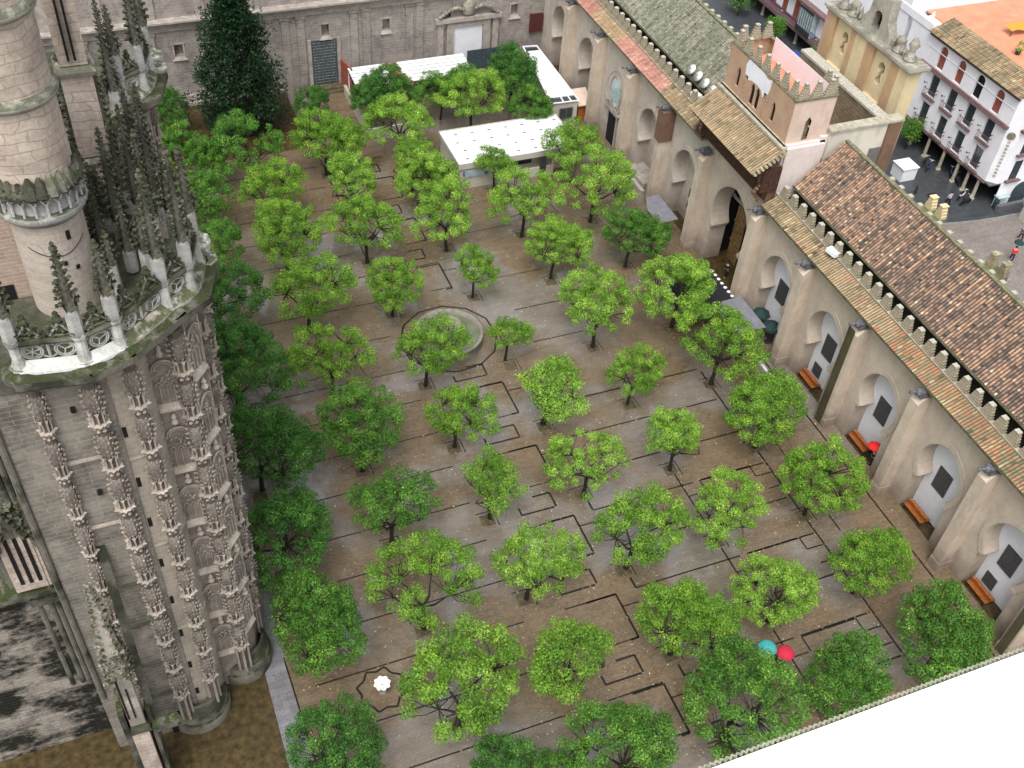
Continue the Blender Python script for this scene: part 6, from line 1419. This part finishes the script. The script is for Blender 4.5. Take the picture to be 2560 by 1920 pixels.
m = MB(); m.smooth = True; m.lathe(RX, RY, [(1.6, 38.3), (1.6, 41.6)], 40, cap=False); m.lathe(RX, RY, [(1.6, 41.9), (1.58, 45.0)], 40, cap=False); m.lathe(RX, RY, [(1.58, 45.4), (1.45, 50)], 40, cap=False); cp(m, 'upper_shaft', M['ashlar'])
m = MB(); m.smooth = True
for z, r in ((41.75, 1.62), (45.2, 1.62)):
    m = MB(); m.smooth = True; m.lathe(RX, RY, [(r, z-.25), (r+.16, z-.12), (r+.2, z+.05), (r+.1, z+.2), (r-.04, z+.32)], 40, cap=False); cp(m, 'collar', M['collar'])
for (a, z) in ((-62, 35.6), (-100, 33.3), (-60, 33.9), (-78, 34.3)): cp(MB().obox((RX+1.44*math.cos(R(a)), RY+1.44*math.sin(R(a)), z), .14, .16, .42 if z > 35 else .2, R(a)), 'slit_window', M['dark'])
m = MB()
for q in range(14): a, b = R(-130+q*7), R(-130+(q+1)*7); m.tube((RX+1.48*math.cos(a), RY+1.48*math.sin(a), 35.2-.5*math.sin(math.pi*q/14)), (RX+1.48*math.cos(b), RY+1.48*math.sin(b), 35.2-.5*math.sin(math.pi*(q+1)/14)), .018, n=4)
cp(m, 'cable', M['iron'])
# square stepped pinnacle block behind it
SX, SY = -.55, 47.4
m = MB()
for z0, z1, r in ((31, 34.2, .82), (34.6, 38.8, .74), (39.2, 44, .66)): m.lathe(SX, SY, [(r*1.3, z0), (r*1.3, z1)], 4, .6, a0=math.pi/4)
cp(m, 'square_pinnacle', M['ashlar'])
for z in (34.3, 38.95): cp(MB().lathe(SX, SY, [(1.12, z-.2), (1.22, z), (1.02, z+.2)], 4, .6, a0=math.pi/4), 'drip_moulding', M['collar'])
m = MB()
for s in (-.16, .12): m.box(SX+s-.05, SY-.75, 39.5, SX+s+.05, SY-.62, 42.8)
cp(m, 'slot', M['dark'])
# upper nave wall behind (pink brick) with a dark opening
cp(MB().box(-14, 41.4, 28, -4.3, 60, 38.5), 'upper_wall', M['brickpink']); cp(MB().box(-5.85, 41.34, 29.8, -5.1, 41.42, 32.2), 'dark_doorway', M['dark'])
cp(MB().box(-14, 43, 0, -7.2, 60, 30), 'nave_wall', M['brickpink'])
# lower left chapel wall with mossy coping
cp(MB().box(-30, 37.7, 0, -6.4, 44, 15.6), 'chapel_wall', M['stained'])
m = MB(); m.add([(-30, 37.5, 15.6), (-6.3, 37.5, 15.6), (-6.5, 38.7, 16.7), (-30, 38.7, 16.7)], [(0, 1, 2, 3)], .5); m.box(-30, 37.3, 15.3, -6.2, 38.7, 15.62, .5); m.box(-6.6, 36.6, 15.4, -6.2, 39.5, 15.95, .5); cp(m, 'mossy_coping', M['gothmoss'])
m = MB(); m.tube((-6.5, 37.4, 15.9), (-5.75, 36.5, 16.6), .22, .14, 6); m.tube((-6.4, 38.6, 16.2), (-5.5, 37.6, 19.5), .3, .2, 6); m.lathe(-5.75, 36.5, [(.05, 16.4), (.22, 16.6), (.05, 16.85)], 7); cp(m, 'water_spout', M['gothmoss'])
m = MB(); m.box(-30, 38.7, 16.2, -7, 44, 16.6, .4); cp(m, 'chapel_roof', M['gothmoss'])
# large corner pinnacle on the chapel (foreground left)
px, py = -8.3, 38.2
m = MB(); m.box(px-.85, py-.85, 16, px+.85, py+.85, 20.6)
cp(m, 'pinnacle_pier', M['ashlar']); m = MB()
for s in (-.42, .0, .42): m.box(px+s-.09, py-.9, 16.6, px+s+.09, py-.84, 20.4); m.box(px+.84, py+s-.09, 16.6, px+.9, py+s+.09, 20.4)
cp(m, 'slot', M['dark'])
m = MB(); m.lathe(px, py, [(1.0, 20.4), (.95, 21.2), (.5, 23.8), (.1, 27.0)], 8, .5, cap=False)
for i in range(4):
    a = math.pi/2*i-math.pi/2; ca, sa = math.cos(a), math.sin(a); s = Vector((-sa, ca, 0)); p = Vector((px+ca*.95, py+sa*.95, 20.4))
    m.add([p-s*.9, p+s*.9, p+Vector((0, 0, 2.4))+Vector((-ca*.2, -sa*.2, 0))], [(0, 1, 2)], .7); crockets(m, p-s*.9, p+Vector((0, 0, 2.5)), .12, 8, i, .34); crockets(m, p+s*.9, p+Vector((0, 0, 2.5)), .12, 8, i+9, .34)
    q = Vector((px+(ca-sa)*.9, py+(sa+ca)*.9, 20.2)); m.lathe(q.x, q.y, [(.2, 19.5), (.2, 21.2), (.04, 23.3)], 6, .5); crockets(m, q+Vector((0, 0, .8)), q+Vector((0, 0, 3.0)), .2, 8, i+20, .26)
crockets(m, (px, py, 21.6), (px, py, 27), .7, 20, 44, .38); m.lathe(px, py, [(.08, 26.8), (.3, 27.0), (.25, 27.2), (.05, 27.4)], 8, .5); cp(m, 'large_pinnacle', M['gothmoss'])
# near buttress with its own carved pinnacle
bx, by = -5.15, 33.0
cp(MB().box(bx-.55, by-.4, 0, bx+.35, by+1.5, 7.6), 'near_buttress', M['ashlar']); 
m = MB(); m.lathe(bx, by, [(.8, 7.5), (.72, 7.9), (.42, 8.3)], 4, .6, a0=math.pi/4); m.box(bx-.9, by-.3, 0, bx-.58, by+1.5, 9.4, .4); m.box(bx+.5, by-.2, 0, bx+.72, by+1.5, 9.0, .4); cp(m, 'buttress_moulding', M['gothmoss'])
m = MB(); m.lathe(bx-.05, by, [(.56, 8.2), (.54, 13.6)], 4, .9, a0=math.pi/4); cp(m, 'buttress_shaft', M['gothic'])
m = MB(); m.box(bx-.42, by-.42, 9.0, bx-.32, by-.36, 13); m.box(bx-.08, by-.44, 9.0, bx+.0, by-.38, 12.0); cp(m, 'slot', M['dark'])
m = MB(); m.lathe(bx-.08, by, [(.62, 13.4), (.66, 13.8), (.5, 15.0), (.3, 18.0), (.08, 21)], 6, .7, cap=False)
for i in range(4):
    a = math.pi/2*i-math.pi/2; ca, sa = math.cos(a), math.sin(a); s = Vector((-sa, ca, 0)); p = Vector((bx-.08+ca*.5, by+sa*.5, 13.2)); crockets(m, p-s*.45, p+Vector((0, 0, 2.3)), .06, 9, i+3, .2); crockets(m, p+s*.45, p+Vector((0, 0, 2.3)), .06, 9, i+33, .2)
crockets(m, (bx-.08, by, 14.6), (bx-.08, by, 21), .42, 24, 5, .27); cp(m, 'buttress_pinnacle', M['gothic'])
m = MB(); m.add([(bx+.55, 33.2, 9.2), (bx+.95, 33.2, 9.2), (-4.35, 36.2, 19.5), (-4.8, 36.2, 19.5), (bx+.55, 33.2, 8.7), (bx+.95, 33.2, 8.7), (-4.35, 36.2, 18.9), (-4.8, 36.2, 18.9)], [(0, 1, 2, 3), (0, 4, 5, 1), (1, 5, 6, 2), (0, 3, 7, 4)], .4); cp(m, 'flying_rib', M['gothmoss'])
m = MB(); m.box(bx+.6, by-.6, 7.2, bx+1.9, by+.0, 7.7, .5); m.lathe(bx+1.8, by-.3, [(.1, 7.2), (.35, 7.5), (.3, 7.8), (.05, 8)], 7, .6); cp(m, 'gargoyle', M['gothmoss'])
cp(MB().box(-4.0, 36.1, 0, -3.2, 36.27, 2.2), 'low_doorway', M['dark'])
m = MB(); m.lathe(-6.6, 31.0, [(.2, 0), (.2, 1.6), (.3, 1.7), (.28, 2.0), (.05, 2.2)], 8); tag(m.build('stone_post', M['gothpale']), 'mossy white-topped stone post at the bottom left edge', 'post')
